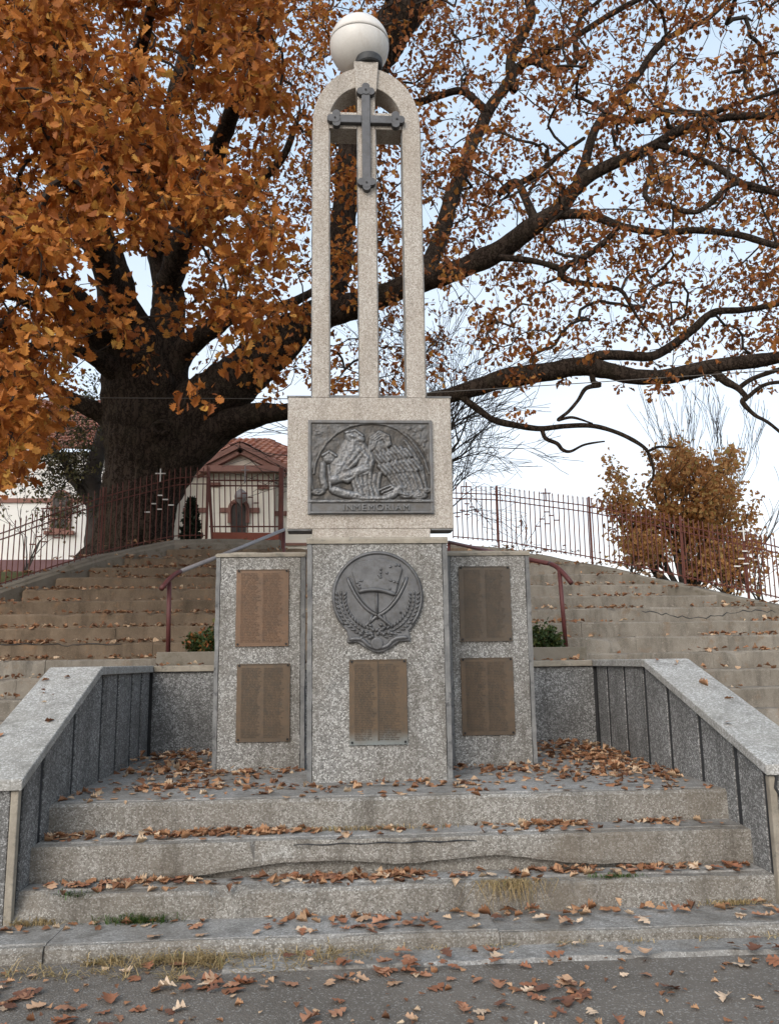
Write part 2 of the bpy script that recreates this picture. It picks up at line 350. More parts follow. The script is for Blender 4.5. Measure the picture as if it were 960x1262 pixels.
# ------------------------------------------------------------------ front flight
XL, XR = -1.95, 2.73
ZP = .68
steps = thing('front_steps', 'worn aggregate steps rising to the memorial platform', None, (0.4, 5.5, 0), kind='structure')
build('gutter', rough_block(-.62, 7, 4.80, 5.3, -.1, .014, 160, .022, 31, .10), 'tread_pebble', kind='structure')
xs = [-4.2, -1.62, .9, 3.4, 6.2]
for i in range(4):
    build('kerb_slab', rough_block(xs[i]+.002, xs[i+1]-.002, 5.05-(.015 if i == 0 else 0), 5.75, -.1, .085-(.012 if i == 2 else 0), 40, .006, i+2, .05), 'step_pebble', steps)
for i in range(4):
    build('tread', rough_block(xs[i]+.003, xs[i+1]-.003, 5.08, 5.74, .05, .0885-(.012 if i == 2 else 0), 40, .004, i+22), 'tread_pebble', steps)
build('step', rough_block(XL-.02, XR+.02, 5.46, 6.1, -.05, .2475, 160, .014, 11, .26), 'step_pebble', steps)
build('step', rough_block(XL-.01, XR+.01, 5.795, 6.3, .1, .452, 100, .002, 14), 'step_pebble', steps)
# second riser: its facing has a ragged lower edge where the lower half fell away
mb = MB(); N = 150
FL = [(0, .02), (180, .03), (230, .08), (290, .24), (345, .40), (410, .42), (455, .36), (490, .27), (550, .36), (590, .43), (615, .45), (650, .36), (690, .21), (730, .13), (790, .12), (825, .0), (960, .0)]
FLx = [at(p, 1060, 5.735).x for p, _ in FL]
def facing_low(x):
    return .2475+.2275*float(np.interp(x, FLx, [q for _, q in FL]))+.007*mnoise.noise(Vector((x*9, 0, 3)))
for i in range(N+1):
    x = XL+(XR-XL)*i/N; zl = facing_low(x); n1 = .005*mnoise.noise(Vector((x*5, 2, 0)))
    top = .475+n1; lip = .018
    ch = .03 if -.55 < x < -.2 and mnoise.noise(Vector((x*14, 1, 0))) > -.35 else 0
    for (y, z) in ((6.1, .44), (6.1, top), (5.80, top), (5.735+ch, top-.004), (5.73+ch, top-.02-ch*.8), (5.728+n1, zl+.03), (5.735+n1, zl), (5.8, zl+.004)):
        mb.v.append((x, y, z))
for i in range(N):
    for k in range(7): a = i*8+k; mb.f.append([a, a+8, a+9, a+1])
mb.f.append(list(range(8))); mb.f.append([N*8+k for k in range(8)][::-1])
build('step', mb, 'step_pebble', steps)
crk = [at(p, 1041.5-(p-360)*.026+.8*math.sin(p*.13), 5.722) for p in range(362, 596, 9)]
build('crack', MB().tube(crk, [.0045*(.6+random.random()*.8) for _ in crk], 5), 'joint', steps)
build('platform', rough_block(XL, XR, 6.045, 9.05, .3, ZP, 110, .004, 21, .03), 'step_pebble', steps)
build('platform_paving', rough_block(XL+.03, XR-.03, 6.11, 9.0, .6, ZP+.006, 60, .002, 25), 'tread_pebble', steps)
for (z, y, a) in ((.481, 5.80, 6.043), (.2545, 5.56, 5.727)):
    build('tread', rough_block(XL+.01, XR-.01, y, a, z-.03, z, 80, .003, int(y*10)), 'tread_pebble', steps)

# ------------------------------------------------------------------ side and back retaining walls
ZK = 1.592
def side_wall(side, xin, xout, yk, gro, label):
    sgn = -1 if side == 'L' else 1
    root = thing('retaining_wall', label, 'wall', ((xin+xout)/2, 7, 0), 'stepped side walls of the memorial')
    yf, zf = (5.46, .94) if side == 'L' else (5.42, .935)
    yb = 9.22
    slope = (ZK-zf)/(yk-yf)
    top = lambda y: (ZK if y >= yk else zf+slope*(y-yf))-.065
    a, b = min(xin, xout), max(xin, xout)
    core = MB().prism_x([(yf+.03, -.05), (yb, -.05), (yb, top(yb)), (yk, top(yk)), (yf+.03, top(yf+.03))], a+.011, b-.011)
    build('wall_core', core, 'joint', root)
    ys = [yf+.055]+gro+[yb-.24]
    for k in range(len(ys)-1):
        y0, y1 = ys[k]+.036, ys[k+1]-.036
        pts = [(y0, -.04), (y1, -.04), (y1, top(y1)-.004)]
        if y0 < yk < y1: pts.append((yk, top(yk)-.004))
        pts.append((y0, top(y0)-.004))
        xi = (xin, xin+sgn*.014)
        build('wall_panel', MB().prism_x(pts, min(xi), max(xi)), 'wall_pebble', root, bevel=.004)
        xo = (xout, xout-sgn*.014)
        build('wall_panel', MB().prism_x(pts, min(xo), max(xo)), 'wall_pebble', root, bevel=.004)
    zt = top(yf)-.02
    build('end_panel', MB().box(a+.05, b-.05, yf, yf+.035, -.04, zt), 'wall_pebble', root, bevel=.004)
    for xx in ((a-.002, a+.045), (b-.045, b+.002)):
        build('end_strip', MB().box(xx[0], xx[1], yf-.008, yf+.045, -.03, zt), 'cap_concrete', root, bevel=.006)
    # coping: sloping slab and level slab
    ci, co = xin-sgn*.03, xout+sgn*.02
    a, b = min(ci, co), max(ci, co)
    t = .068; y0 = yf-.035; z0 = zf+slope*(y0-yf)
    build('coping', MB().prism_x([(y0, z0-t), (yk-.004, ZK-t), (yk-.004, ZK), (y0, z0)], a, b), 'coping_pebble', root, bevel=.008)
    build('coping', MB().prism_x([(yk+.004, ZK-t), (yb, ZK-t), (yb, ZK), (yk+.004, ZK)], a, b), 'coping_pebble', root, bevel=.008)
    if side == 'R':   # crack through the front end
        cr = [(xin+.02, yf-.012, .93), (xin+.045, yf-.014, .84), (xin+.03, yf-.014, .78), (xin+.075, yf-.014, .70), (xin+.06, yf-.014, .62), (xin+.1, yf-.014, .5)]
        build('crack', MB().tube(cr, [.012, .011, .009, .011, .007, .003], 5), 'joint', root)
    return root
wl = side_wall('L', XL, -2.32, 7.07, [5.87, 6.51, 7.22, 7.71, 8.22, 8.6], 'left sloping side wall of dark pebbled panels with pale coping')
wr = side_wall('R', XR, 3.10, 7.47, [5.87, 6.43, 7.02, 7.54, 8.08, 8.6], 'right sloping side wall of pebbled panels, cracked at its front end')
bw_ = thing('retaining_wall', 'low pebbled back wall running behind the memorial between both side walls', 'wall', (.4, 9.1, .6))
build('wall_core', MB().box(XL-.03, XR+.03, 9.03, 9.2, -.05, ZK-.066), 'joint', bw_)
xb = [XL+.01, -.92, -.82, .2, 1.35, 1.85, 1.93, XR-.01]
for i in range(len(xb)-1):
    build('wall_panel', MB().box(xb[i]+.012, xb[i+1]-.012, 9.0, 9.029, ZP-.02, ZK-.07), 'wall_pebble', bw_, bevel=.004)
for (xa, xc) in ((XL+.035, .4), (.408, XR-.035)):
    build('coping', MB().box(xa, xc, 8.965, 9.24, ZK-.066, ZK-.003), 'cap_concrete', bw_, bevel=.008)

# ------------------------------------------------------------------ hillside stairs and curbs
hs = thing('hillside_steps', 'long worn steps climbing the hill behind the memorial', None, (.4, 9, 0), kind='structure')
for n in range(-6, 12):
    Y, z = 9+.44*n, PA+.2*n
    l, r = stair_span(Y); l += .16 if n >= 3 else -.05; r += -.12 if n >= 4 else .05
    spans = [(l, r)] if n >= 1 else [(l, -2.325), (3.105, r)]
    for (xa, xc) in spans:
        k = max(1, int(round((xc-xa)/2.9))); cut = [xa+(xc-xa)*i/k+(random.uniform(-.35, .35) if 0 < i < k else 0) for i in range(k+1)]
        for i in range(k):
            build('step', rough_block(cut[i]+.002, cut[i+1]-.002, Y+random.uniform(-.012, .012), Y+.62, z-.36, z+random.uniform(-.008, .008), max(4, int((cut[i+1]-cut[i])*14)), .011, n*7+i, .16), 'old_step_dirt_shade' if (cut[i]+cut[i+1])/2 < -.3+(n > 6)*1.5 and n > 2 else 'old_step', hs)
# long crack lines along two of the right-hand risers
def crack_on(parent, pts, r0=.009):
    build('crack', MB().tube(pts, [r0*(.5+random.random()) for _ in pts], 5), 'joint', parent)
pts = []
for i in range(34):
    px = 790+i*5; pts.append(at(px, 757+4.5*math.sin(i*.21-1.2)+1.2*math.sin(i*1.7)+.8*math.sin(i*2.9), 9+.44*4-.006))
crack_on(hs, pts, .0055)
pts = [at(0+i*6, 794+.8*math.sin(i*.9)+(2.5 if 12 < i < 15 else 0), 9+.44*3-.004) for i in range(26)]
crack_on(hs, pts, .005)
def curb(name, c, h0, h1, out, seed):
    root = thing(name, 'sloping concrete curb along the edge of the hillside steps', None, tuple(c[0]), kind='structure')
    # resample
    P = []
    for a, b in zip(c, c[1:]):
        m = max(1, int((b-a).length/.12))
        for i in range(m): P.append(a.lerp(b, i/m))
    P.append(c[-1])
    piece = []; pieces = []; acc = 0; lim = 1.5
    for i, p in enumerate(P):
        piece.append(p)
        if i and (P[i]-P[i-1]).length: acc += (P[i]-P[i-1]).length
        if acc > lim: pieces.append(piece); piece = [p]; acc = 0; lim = random.uniform(1.2, 2.1)
    if len(piece) > 1: pieces.append(piece)
    for pc in pieces:
        mb = MB(); dzp = random.uniform(-.015, .015)
        for i, p in enumerate(pc):
            d = (pc[min(i+1, len(pc)-1)]-pc[max(i-1, 0)]); d.z = 0; d.normalize(); nrm = Vector((-d.y, d.x, 0))
            if nrm.y < 0: nrm = -nrm
            sh = .006 if 0 < i < len(pc)-1 else 0
            q = p.copy(); n1 = .02*mnoise.noise(p*2.3+Vector((seed, 0, 0)))+dzp
            for (o, z) in ((-.06, -h0-.5), (-.06, h1*.35-.03), (-.035, h1*.4), (-.03, h1-.03+n1), (0, h1+n1-sh), (.26, h1+n1+.01), (.28, -.5)):
                mb.v.append(tuple(q+nrm*(o+n1*.5)+Vector((0, 0, z))))
        for i in range(len(pc)-1):
            for k in range(6): a = i*7+k; mb.f.append([a, a+7, a+8, a+1])
        mb.f.append(list(range(7))); mb.f.append([(len(pc)-1)*7+k for k in range(7)][::-1])
        build('curb_stone', mb, 'curb_concrete', root)
    return root
curb('curb', curbL[:-1], .36, .10, 1, 1.0)
curb('curb', curbR[1:], .12, .03, 1, 4.0)
build('landing', MB().box(-1.3, 2.2, 13.95, 15.4, 3.0, 3.42), 'old_step_dirt_shade', kind='structure')

# ------------------------------------------------------------------ memorial
mon = thing('war_memorial', 'tall pebbled concrete memorial pillar with arched top, metal cross and bronze plaques', 'monument', (.3, 6.95, ZP))
def slab(parent, name, x0, x1, y0, y1, z0, z1, edge=.042, cap=.055, mat='pedestal_pebble', edges=(1, 1)):
    e0, e1 = edge*edges[0], edge*edges[1]
    core = build(name, MB().box(x0+e0, x1-e1, y0, y1, z0, z1-cap-.002), mat, parent, bevel=.006)
    for (a, b, on) in ((x0, x0+edge-.003, edges[0]), (x1-edge+.003, x1, edges[1])):
        if on: build('edge_strip', rough_edge(a, b, y0-.006, y1-.01, z0, z1-cap-.004), 'edge_concrete', parent)
    build('cap', rough_block(x0-.006, x1+.006, y0-.012, y1+.004, z1-cap, z1, 50, .003, int(x0*10), .03), 'cap_concrete', parent)
    return core
def rough_edge(x0, x1, y0, y1, z0, z1, n=70):
    mb = MB()
    for i in range(n+1):
        z = z0+(z1-z0)*i/n; q = .006*mnoise.noise(Vector((x0*9, z*6, 1)))+.004*mnoise.noise(Vector((x0*3, z*22, 4)))
        q2 = .006*mnoise.noise(Vector((x1*9, z*7, 2)))
        for (x, y) in ((x0+q, y0+.004), (x1+q2, y0+abs(q2)), (x1, y1), (x0, y1)): mb.v.append((x, y, z))
    for i in range(n):
        for k in range(4): a, b = i*4+k, i*4+(k+1) % 4; mb.f.append([a, b, b+4, a+4])
    mb.f.append([3, 2, 1, 0]); mb.f.append([n*4+k for k in range(4)])
    return mb
slab(mon, 'pedestal', -.255, .882, 6.78, 7.32, ZP-.02, 2.605)
# pillar: block, neck, three shafts, arch, beam
PC = .265; PF, PB = 6.90, 7.14
xo0, xo1 = -.225, .748; xi0, xi1 = -.078, .585; xm0, xm1 = .180, .341; ZB = 3.828
zs = 6.43; R = (xo1-xo0)/2; Ri = (xi1-xi0)/2
build('neck', MB().box(-.22, .76, PF+.002, PB+.05, 2.6, 2.691), 'pillar_pebble', mon)
build('block', MB().box(-.43, .96, PF, PB+.06, 2.692, ZB), 'pillar_pebble', mon, bevel=.008)
for (a, b) in ((-.43, -.225), (.765, .96)):
    build('wing_soffit', MB().box(a+.004, b-.004, PF+.006, PB-.05, 2.680, 2.691), 'edge_concrete', mon)
lip = MB().box(-.437, -.228, PF-.003, PB+.064, ZB+.001, ZB+.014); build('wing_flashing', lip, 'edge_concrete', mon)
lip = MB().box(.751, .967, PF-.003, PB+.064, ZB+.001, ZB+.014); build('wing_flashing', lip, 'edge_concrete', mon)
# outer frame as one arch-shaped band
NA = 40; band = MB(); outer = [(xo0, ZB)]+[(PC-R*math.cos(math.pi*i/NA)-.0035, zs+R*1.17*math.sin(math.pi*i/NA)) for i in range(NA+1)]+[(xo1, ZB)]
zi = 6.44; inner = [(xi0, ZB)]+[(PC-.011-Ri*math.cos(math.pi*i/NA), zi+Ri*1.10*math.sin(math.pi*i/NA)) for i in range(NA+1)]+[(xi1, ZB)]
n = len(outer)
band.v = [(x, PF+.001, z) for x, z in outer]+[(x, PF+.001, z) for x, z in inner]+[(x, PB, z) for x, z in outer]+[(x, PB, z) for x, z in inner]
for i in range(n-1):
    band.f += [[i, i+1, n+i+1, n+i], [2*n+i, 3*n+i, 3*n+i+1, 2*n+i+1], [i, 2*n+i, 2*n+i+1, i+1], [n+i, n+i+1, 3*n+i+1, 3*n+i]]
for i in (0, n-1): band.f.append([i, n+i, 3*n+i, 2*n+i])
build('arch_frame', band, 'pillar_pebble', mon, bevel=.007)
build('mullion', MB().box(xm0, xm1, PF+.002, PB-.01, ZB, 7.0), 'pillar_pebble', mon, bevel=.006)
build('keystone', MB().prism_y([(.168, 6.73), (.352, 6.73), (.375, 7.035), (.150, 7.035)], PF-.035, PB+.01), 'pillar_pebble', mon, bevel=.006)
for (a, b) in ((xi0+.002, xm0-.002), (xm1+.002, xi1-.002)):
    build('beam', MB().box(a, b, PF+.004, PB-.004, 6.375, 6.54), 'pillar_pebble', mon, bevel=.005)
for (a, b) in ((xi0+.002, xm0-.002), (xm1+.002, xi1-.002)):
    build('slot_sill', MB().box(a, b, PF+.004, PB-.02, ZB, ZB+.022), 'edge_concrete', mon)
# dark drip edges along the shafts
for x in (xo0-.008, xo1-.001, xi0, xi1-.009, xm0-.008, xm1):
    zt = 6.35; build('arris', rough_edge(x, x+.009, PF+.004, PF+.03, ZB+.02, zt if x not in (xm0-.008, xm1) else 6.37, 60), 'edge_concrete', mon)
# cross with trefoil ends
def cross_mb(cx, cz, up, down, half, w, y0, y1):
    mb = MB(); mb.box(cx-w, cx+w, y0, y1, cz-down+.05, cz+up-.05); mb.box(cx-half+.05, cx-w-.001, y0+.002, y1, cz-w, cz+w); mb.box(cx+w+.001, cx+half-.05, y0+.002, y1, cz-w, cz+w)
    return mb
cxx, czz = .256, 6.445
build('cross', cross_mb(cxx, czz, .335, .68, .325, .039, PF-.045, PF+.004), 'cross_metal', mon, bevel=.006)
def disc(cx, cz, r, y0, y1, n=18):
    return MB().prism_y([(cx+r*math.cos(2*math.pi*i/n), cz+r*math.sin(2*math.pi*i/n)) for i in range(n)], y0, y1)
for (dx, dz) in ((0, 1), (0, -1), (1, 0), (-1, 0)):
    L = {(0, 1): .335, (0, -1): .68}.get((dx, dz), .325)-.045
    ex, ez = cxx+dx*L, czz+dz*L
    mb = MB()
    for k in (-1, 0, 1):
        ox, oz = ex+dx*.036*(k == 0)-dx*.012*(k != 0)+dz*.045*k, ez+dz*.036*(k == 0)-dz*.012*(k != 0)+dx*.045*k
        mb.add(*(lambda d: (d.v, d.f))(disc(ox, oz, .036, PF-.05+.001*k, PF+.002, 16)))
    mb.add(*(lambda d: (d.v, d.f))(disc(ex, ez, .045, PF-.052, PF+.002, 16)))
    tr = build('trefoil', mb, 'cross_metal', mon)
    build('bolt', disc(ex, ez, .009, PF-.058, PF-.05, 8), 'bolt_dark', tr)
# --- relief plaque, modelled as a raised metal surface
def relief_field(nx, ny):
    U, V = np.meshgrid(np.linspace(0, 1, nx), np.linspace(0, 1, ny)); A = 815/615
    X = U*A; H = np.zeros_like(X)
    def px(x, y): return ((x-55)/615, (710-y)/615)
    def stroke(pts, r, h, rings=0, flat=0):
        nonlocal H
        p = [px(*q) for q in pts]; r = r/615
        D = np.full_like(X, 9.)
        if len(p) == 1: D = np.hypot(X-p[0][0], V-p[0][1])
        for (a, b), (c, d) in zip(p, p[1:]):
            dx, dy = c-a, d-b; L = dx*dx+dy*dy+1e-9; t = np.clip(((X-a)*dx+(V-b)*dy)/L, 0, 1); D = np.minimum(D, np.hypot(X-a-t*dx, V-b-t*dy))
        q = np.clip(1-(D/r)**2, 0, 1)**.5
        if rings: q = q*(1+.16*np.cos(D/r*rings*math.pi))
        H = np.maximum(H, q*h)
    def ell(x, y, ax, ay, rot, h, rings=0):
        nonlocal H
        c = px(x, y); ca, sa = math.cos(rot), math.sin(rot); dx, dy = X-c[0], V-c[1]
        D = np.hypot((dx*ca+dy*sa)/(ax/615), (-dx*sa+dy*ca)/(ay/615)); q = np.clip(1-D**2, 0, 1)**.5
        if rings: q = q*(1+.14*np.cos(D*rings*math.pi))
        H = np.maximum(H, q*h)
    arc = [(90, 450), (100, 380), (130, 310), (175, 240), (240, 180), (320, 138), (400, 118), (480, 112), (560, 122), (640, 150), (710, 205), (770, 275), (815, 350), (845, 450)]
    H += .05
    # spandrels outside the arch sit higher
    e = ((X-px(470, 0)[0])/(390/615))**2+((V-px(0, 470)[1])/(355/615))**2
    H = np.where((e > 1) & (V > .25), .22, H)
    stroke(arc, 9, .30)
    for (x, y) in ((720, 150), (760, 165), (800, 150), (790, 200), (830, 230), (745, 190), (815, 265)): ell(x, y, 20, 12, x, .4)
    for (x, y) in ((110, 165), (125, 185), (100, 190)): ell(x, y, 16, 12, 0, .35)
    # wing behind the shoulder
    ell(505, 250, 60, 85, .35, .5); [stroke([(455+k*9, 300-k*6), (462+k*12, 215+k*8), (520+k*8, 172+k*13), (580-k*4, 200+k*14), (590-k*10, 255+k*8)], 13, .66-.02*k) for k in range(4)]
    for i in range(11):
        x0 = 470+i*19; y0 = 315-(i % 3)*9-i*3
        stroke([(x0, y0), (x0+70, y0+95), (x0+150-i*3, y0+215), (x0+190-i*4, 590)], 14, .44+.14*((i*7) % 3)/2)
    for i in range(9): stroke([(500+i*24, 330-i*5), (535+i*24, 372-i*5)], 15, .72)
    for i in range(9): stroke([(515+i*28, 400-i*5), (560+i*29, 455-i*4)], 14, .68)
    for i in range(8): stroke([(690+i*16, 230+i*24), (760+i*9, 330+i*30)], 10, .35)
    # kneeling figure
    ell(345, 205, 62, 52, -.5, .85, 3); stroke([(330, 195), (400, 222)], 28, .8); ell(335, 235, 34, 30, 0, .55); stroke([(300, 180), (360, 165), (410, 200)], 12, .98)
    stroke([(345, 270), (300, 350), (250, 440)], 75, .72); stroke([(390, 290), (440, 350), (420, 420)], 58, .74, 3)
    for i in range(3): stroke([(350+i*34, 285+i*10), (300+i*30, 350+i*14), (255+i*30, 420)], 26-i*4, .76+.04*(i % 2))
    stroke([(215, 490), (300, 465), (370, 438), (430, 412)], 34, .96); stroke([(260, 480), (310, 500), (350, 470)], 18, .9)
    ell(190, 345, 46, 42, .2, .7); stroke([(150, 330), (190, 305), (235, 335)], 13, .8); stroke([(150, 390), (145, 470), (160, 540)], 24, .45); stroke([(185, 400), (200, 560)], 12, .7)
    for i in range(7): stroke([(330+i*32, 450+(i % 2)*15), (350+i*26, 520), (375+i*22+9*(i % 3), 600-8*(i % 2))], 17+3*(i % 2), .58+.09*((i*5) % 3))
    stroke([(225, 560), (300, 585), (380, 600), (440, 625)], 30, .85); stroke([(440, 620), (540, 620), (610, 585), (650, 545)], 28, .85)
    for i in range(4): stroke([(520+i*15, 560+i*15), (590+i*16, 530+i*16), (650+i*12, 560+i*10)], 11, .8)
    for (x, y, a, b) in ((700, 590, 55, 28), (780, 600, 60, 26), (830, 560, 30, 22), (120, 570, 50, 26), (690, 545, 40, 16), (760, 555, 45, 14)): ell(x, y, a, b, .1, .6, 3)
    # shelf with the inscription, and the raised rim
    sh = (V < px(0, 622)[1]); H = np.where(sh & (V > px(0, 640)[1]), .62, H); H = np.where(V <= px(0, 640)[1], .30, H)
    rim = (U < .022) | (U > .978) | (V > .965) | (V < .02); H = np.where(rim, np.maximum(H, .5), H)
    return U, V, H
RX0, RX1, RZ0, RZ1 = -.252, .788, 2.818, 3.617; RY = PF-.022
nx_, ny_ = 300, 228
U, V, H = relief_field(nx_, ny_)
NZ = np.array([[mnoise.noise(Vector((u*26, v*20, 1.5)))+.6*mnoise.noise(Vector((u*60, v*46, 7))) for u in U[0]] for v in V[:, 0]])
inner = (U > .03) & (U < .97) & (V > .12) & (V < .95); LZ = np.array([[mnoise.noise(Vector((u*8, v*7, 11)))+.7*mnoise.noise(Vector((u*17, v*15, 3))) for u in U[0]] for v in V[:, 0]])
H = H+np.where(inner, NZ*(.07+.15*np.clip(H, 0, .8))+LZ*.16*(1-np.clip(H*1.3, 0, 1)), NZ*.02)
for _ in range(1): H[1:-1, 1:-1] = (H[1:-1, 1:-1]*2+H[:-2, 1:-1]+H[2:, 1:-1]+H[1:-1, :-2]+H[1:-1, 2:])/6
Vx = np.stack([RX0+U*(RX1-RX0), RY-.034*H, RZ0+V*(RZ1-RZ0)], -1).reshape(-1, 3)
ii, jj = np.meshgrid(np.arange(nx_-1), np.arange(ny_-1)); a = (jj*nx_+ii).ravel()
quads = np.stack([a, a+1, a+1+nx_, a+nx_], 1)
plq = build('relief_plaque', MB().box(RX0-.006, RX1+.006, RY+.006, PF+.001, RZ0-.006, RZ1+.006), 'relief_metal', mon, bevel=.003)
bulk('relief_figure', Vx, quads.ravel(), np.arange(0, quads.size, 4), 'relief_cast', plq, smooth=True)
for word, wx in (('IN', .075), ('MEMORIAM', .355)):
  cu = bpy.data.curves.new('inscription', 'FONT'); cu.body = word; cu.size = .078; cu.extrude = .008; cu.align_x = 'CENTER'; cu.space_character = 1.25
  tmp = bpy.data.objects.new('tmp_text', cu); COL.objects.link(tmp); dg = bpy.context.evaluated_depsgraph_get(); dg.update()
  me = bpy.data.meshes.new_from_object(tmp.evaluated_get(dg)); bpy.data.objects.remove(tmp)
  L = WL[plq]
  for v in me.vertices: v.co = Vector((wx+v.co.x, RY-.018-v.co.z, 2.840+v.co.y))-L
  finish('inscription', me, 'inscription_metal', plq)
# --- name plates with rows of small raised lettering
def plate(parent, x0, x1, z0, z1, Y, mat, cols=2, rows=30, gap=True, tm='plate_text', skew=0.):
    p = build('name_plaque', rough_block(x0, x1, Y-.016, Y+.004, z0, z1, 24, .0008, int(z0*9)), mat, parent, bevel=.002)
    mb = MB(); w = x1-x0; h = z1-z0; r = random.Random(int(x0*991+z0*77))
    cw = (w-.075)/cols
    for k in range(rows):
        z = z1-.045-(h-.085)*k/(rows-1)
        for c in range(cols):
            x = x0+.038+c*cw+r.uniform(0, .006); xe = x0+.038+(c+1)*cw-.016-r.uniform(0, .045)
            while x < xe-.008:
                l = min(r.uniform(.012, .05), xe-x)
                q = x
                while q < x+l: mb.box(q, q+.0038, Y-.0180, Y-.0158, z-.0042, z+.0042); q += .0058
                x += l+.009
    o = build('lettering', mb, tm, p, fix=False); o['kind'] = 'stuff'
    for bx in (x0+.02, x1-.02):
        for bz in (z0+.02, z1-.02): build('bolt', disc(bx, bz, .0095, Y-.025, Y-.014, 10), 'bolt_dark', p)
    if cols == 2 and gap: build('divider', MB().box((x0+x1)/2-.006, (x0+x1)/2+.004, Y-.0195, Y-.0155, z0+.03, z1-.01), 'plate_text', p)
    return p
pl = plate(mon, .078, .534, .962, 1.623, 6.78, 'plate_patina', 2, 44)
# --- medallion
MX, MZ, MR = .308, 2.118, .368; MY = 6.78
poly = [(math.cos(math.radians(a)), math.sin(math.radians(a))) for a in np.linspace(-48, 228, 64)]
poly += [(-.66, -.86), (-.67, -1.0), (-.45, -.985), (-.3, -1.09), (-.12, -1.19), (0, -1.215), (.12, -1.195), (.3, -1.09), (.46, -.975), (.70, -.975), (.69, -.84)]
P2 = lambda q: (MX+q[0]*MR, MZ+q[1]*MR)
med = build('medallion', MB().prism_y([P2(q) for q in poly], MY-.03, MY+.002), 'medal_metal', mon, bevel=.008)
def strip(pts, w0, y, h, n=6):                                  # raised bar following a polyline on the medallion
    mb = MB(); Q = [Vector((MX+p[0]*MR, y, MZ+p[1]*MR)) for p in pts]
    rr = [w0*MR*(1 if 0 < i < len(Q)-1 else .6) for i in range(len(Q))]; mb.tube(Q, rr, n); return mb
def bez(a, b, c, n=12): return [tuple((1-t)**2*np.array(a)+2*t*(1-t)*np.array(b)+t*t*np.array(c)) for t in np.linspace(0, 1, n)]
yb = MY-.031
build('rim', strip([(math.cos(math.radians(a))*.955, math.sin(math.radians(a))*.955) for a in np.linspace(-40, 220, 60)], .035, yb, .01), 'medal_metal', med, smooth=True)
for s, q in ((1, .003), (-1, 0)):
    sab = build('sabre', strip(bez((-.66*s, .42), (-.40*s, -.28), (.02*s, -.42))+bez((.06*s, -.46), (.18*s, -.55), (.32*s, -.68), 5), .042, yb-q, .01), 'medal_metal', med, smooth=True)
    build('fuller', strip(bez((-.60*s, .42), (-.34*s, -.24), (.0, -.36)), .015, yb-.014-q, .01), 'medal_metal', sab, smooth=True)
    build('hilt', strip([(.12*s, -.40), (.20*s, -.62)], .05, yb-.006, .01), 'medal_metal', sab, smooth=True)
cap_o = bez((-.42, .12), (0, .18), (.38, .02), 12)
cap_poly = [(-.46, .22), (-.56, .55), (-.48, .74), (-.2, .80), (.1, .83), (.4, .74), (.56, .6), (.46, .28), (.40, .05)]+cap_o[::-1][1:-1]+[(-.40, .13)]
build('cap', MB().prism_y([P2(q) for q in cap_poly][::-1], yb-.017, yb+.002), 'medal_metal', med, bevel=.012, seg=3)
build('cap_band', strip(bez((-.42, .10), (0, .22), (.40, .02), 14), .05, yb-.012, .01), 'medal_metal', med, smooth=True)
build('staff', strip([(-.02, .12), (-.02, -.5)], .075, yb+.006, .01), 'medal_metal', med, smooth=True)
build('staff', strip([(-.02, .06), (-.02, -.42)], .022, yb-.018, .01), 'medal_metal', med, smooth=True)
build('ribbon', strip(bez((-.62, -.93), (-.35, -.86), (-.25, -1.02))+bez((-.2, -1.06), (0, -1.16), (.2, -1.06))+bez((.25, -1.02), (.35, -.86), (.65, -.9)), .05, yb, .01), 'medal_metal', med, smooth=True)
mb = MB(); r = random.Random(3)
def bud(x, z, l, w, ang, y):
    c, s_ = math.cos(ang), math.sin(ang); Q = [Vector((MX+(x+c*l*t)*MR, y, MZ+(z+s_*l*t)*MR)) for t in (0, .3, .7, 1)]; mb.tube(Q, [w*MR*k for k in (.3, 1, .8, .1)], 6)
for s in (1, -1):
    for k in range(14):
        a = math.radians(-82+k*6.4); rad = .80
        for o in (-1, 0, 1):
            th = a if s > 0 else math.pi-a
            bud(math.cos(th)*(rad+o*.06), math.sin(th)*(rad+o*.06), .12, .026, th+s*(math.pi/2-o*.6), yb-.004-.004*r.random())
for k in range(26): bud(r.uniform(-.36, .36), r.uniform(-.88, -.6), .1, .04, r.uniform(0, 6.3), yb-.008)
for k in range(10): bud(.05+r.uniform(-.1, .45), .52+r.uniform(-.1, .14), .07, .035, r.uniform(0, 6.3), yb-.016)
for k in range(10): bud((-.38 if k % 2 else .34)+r.uniform(-.08, .08), .27+r.uniform(-.1, .1), .07, .03, r.uniform(0, 6.3), yb-.016)
o = build('wreath', mb, 'medal_metal', med, smooth=True); o['kind'] = 'stuff'
build('boss', disc(MX-.01, MZ-1.02*MR, .05, yb-.02, yb, 16), 'medal_metal', med, bevel=.008)
for q in ((-.51, .57), (-.66, -.28), (.50, -.36)): build('bolt_hole', disc(*P2(q), .0105, yb-.006, yb+.002, 10), 'bolt_dark', med)
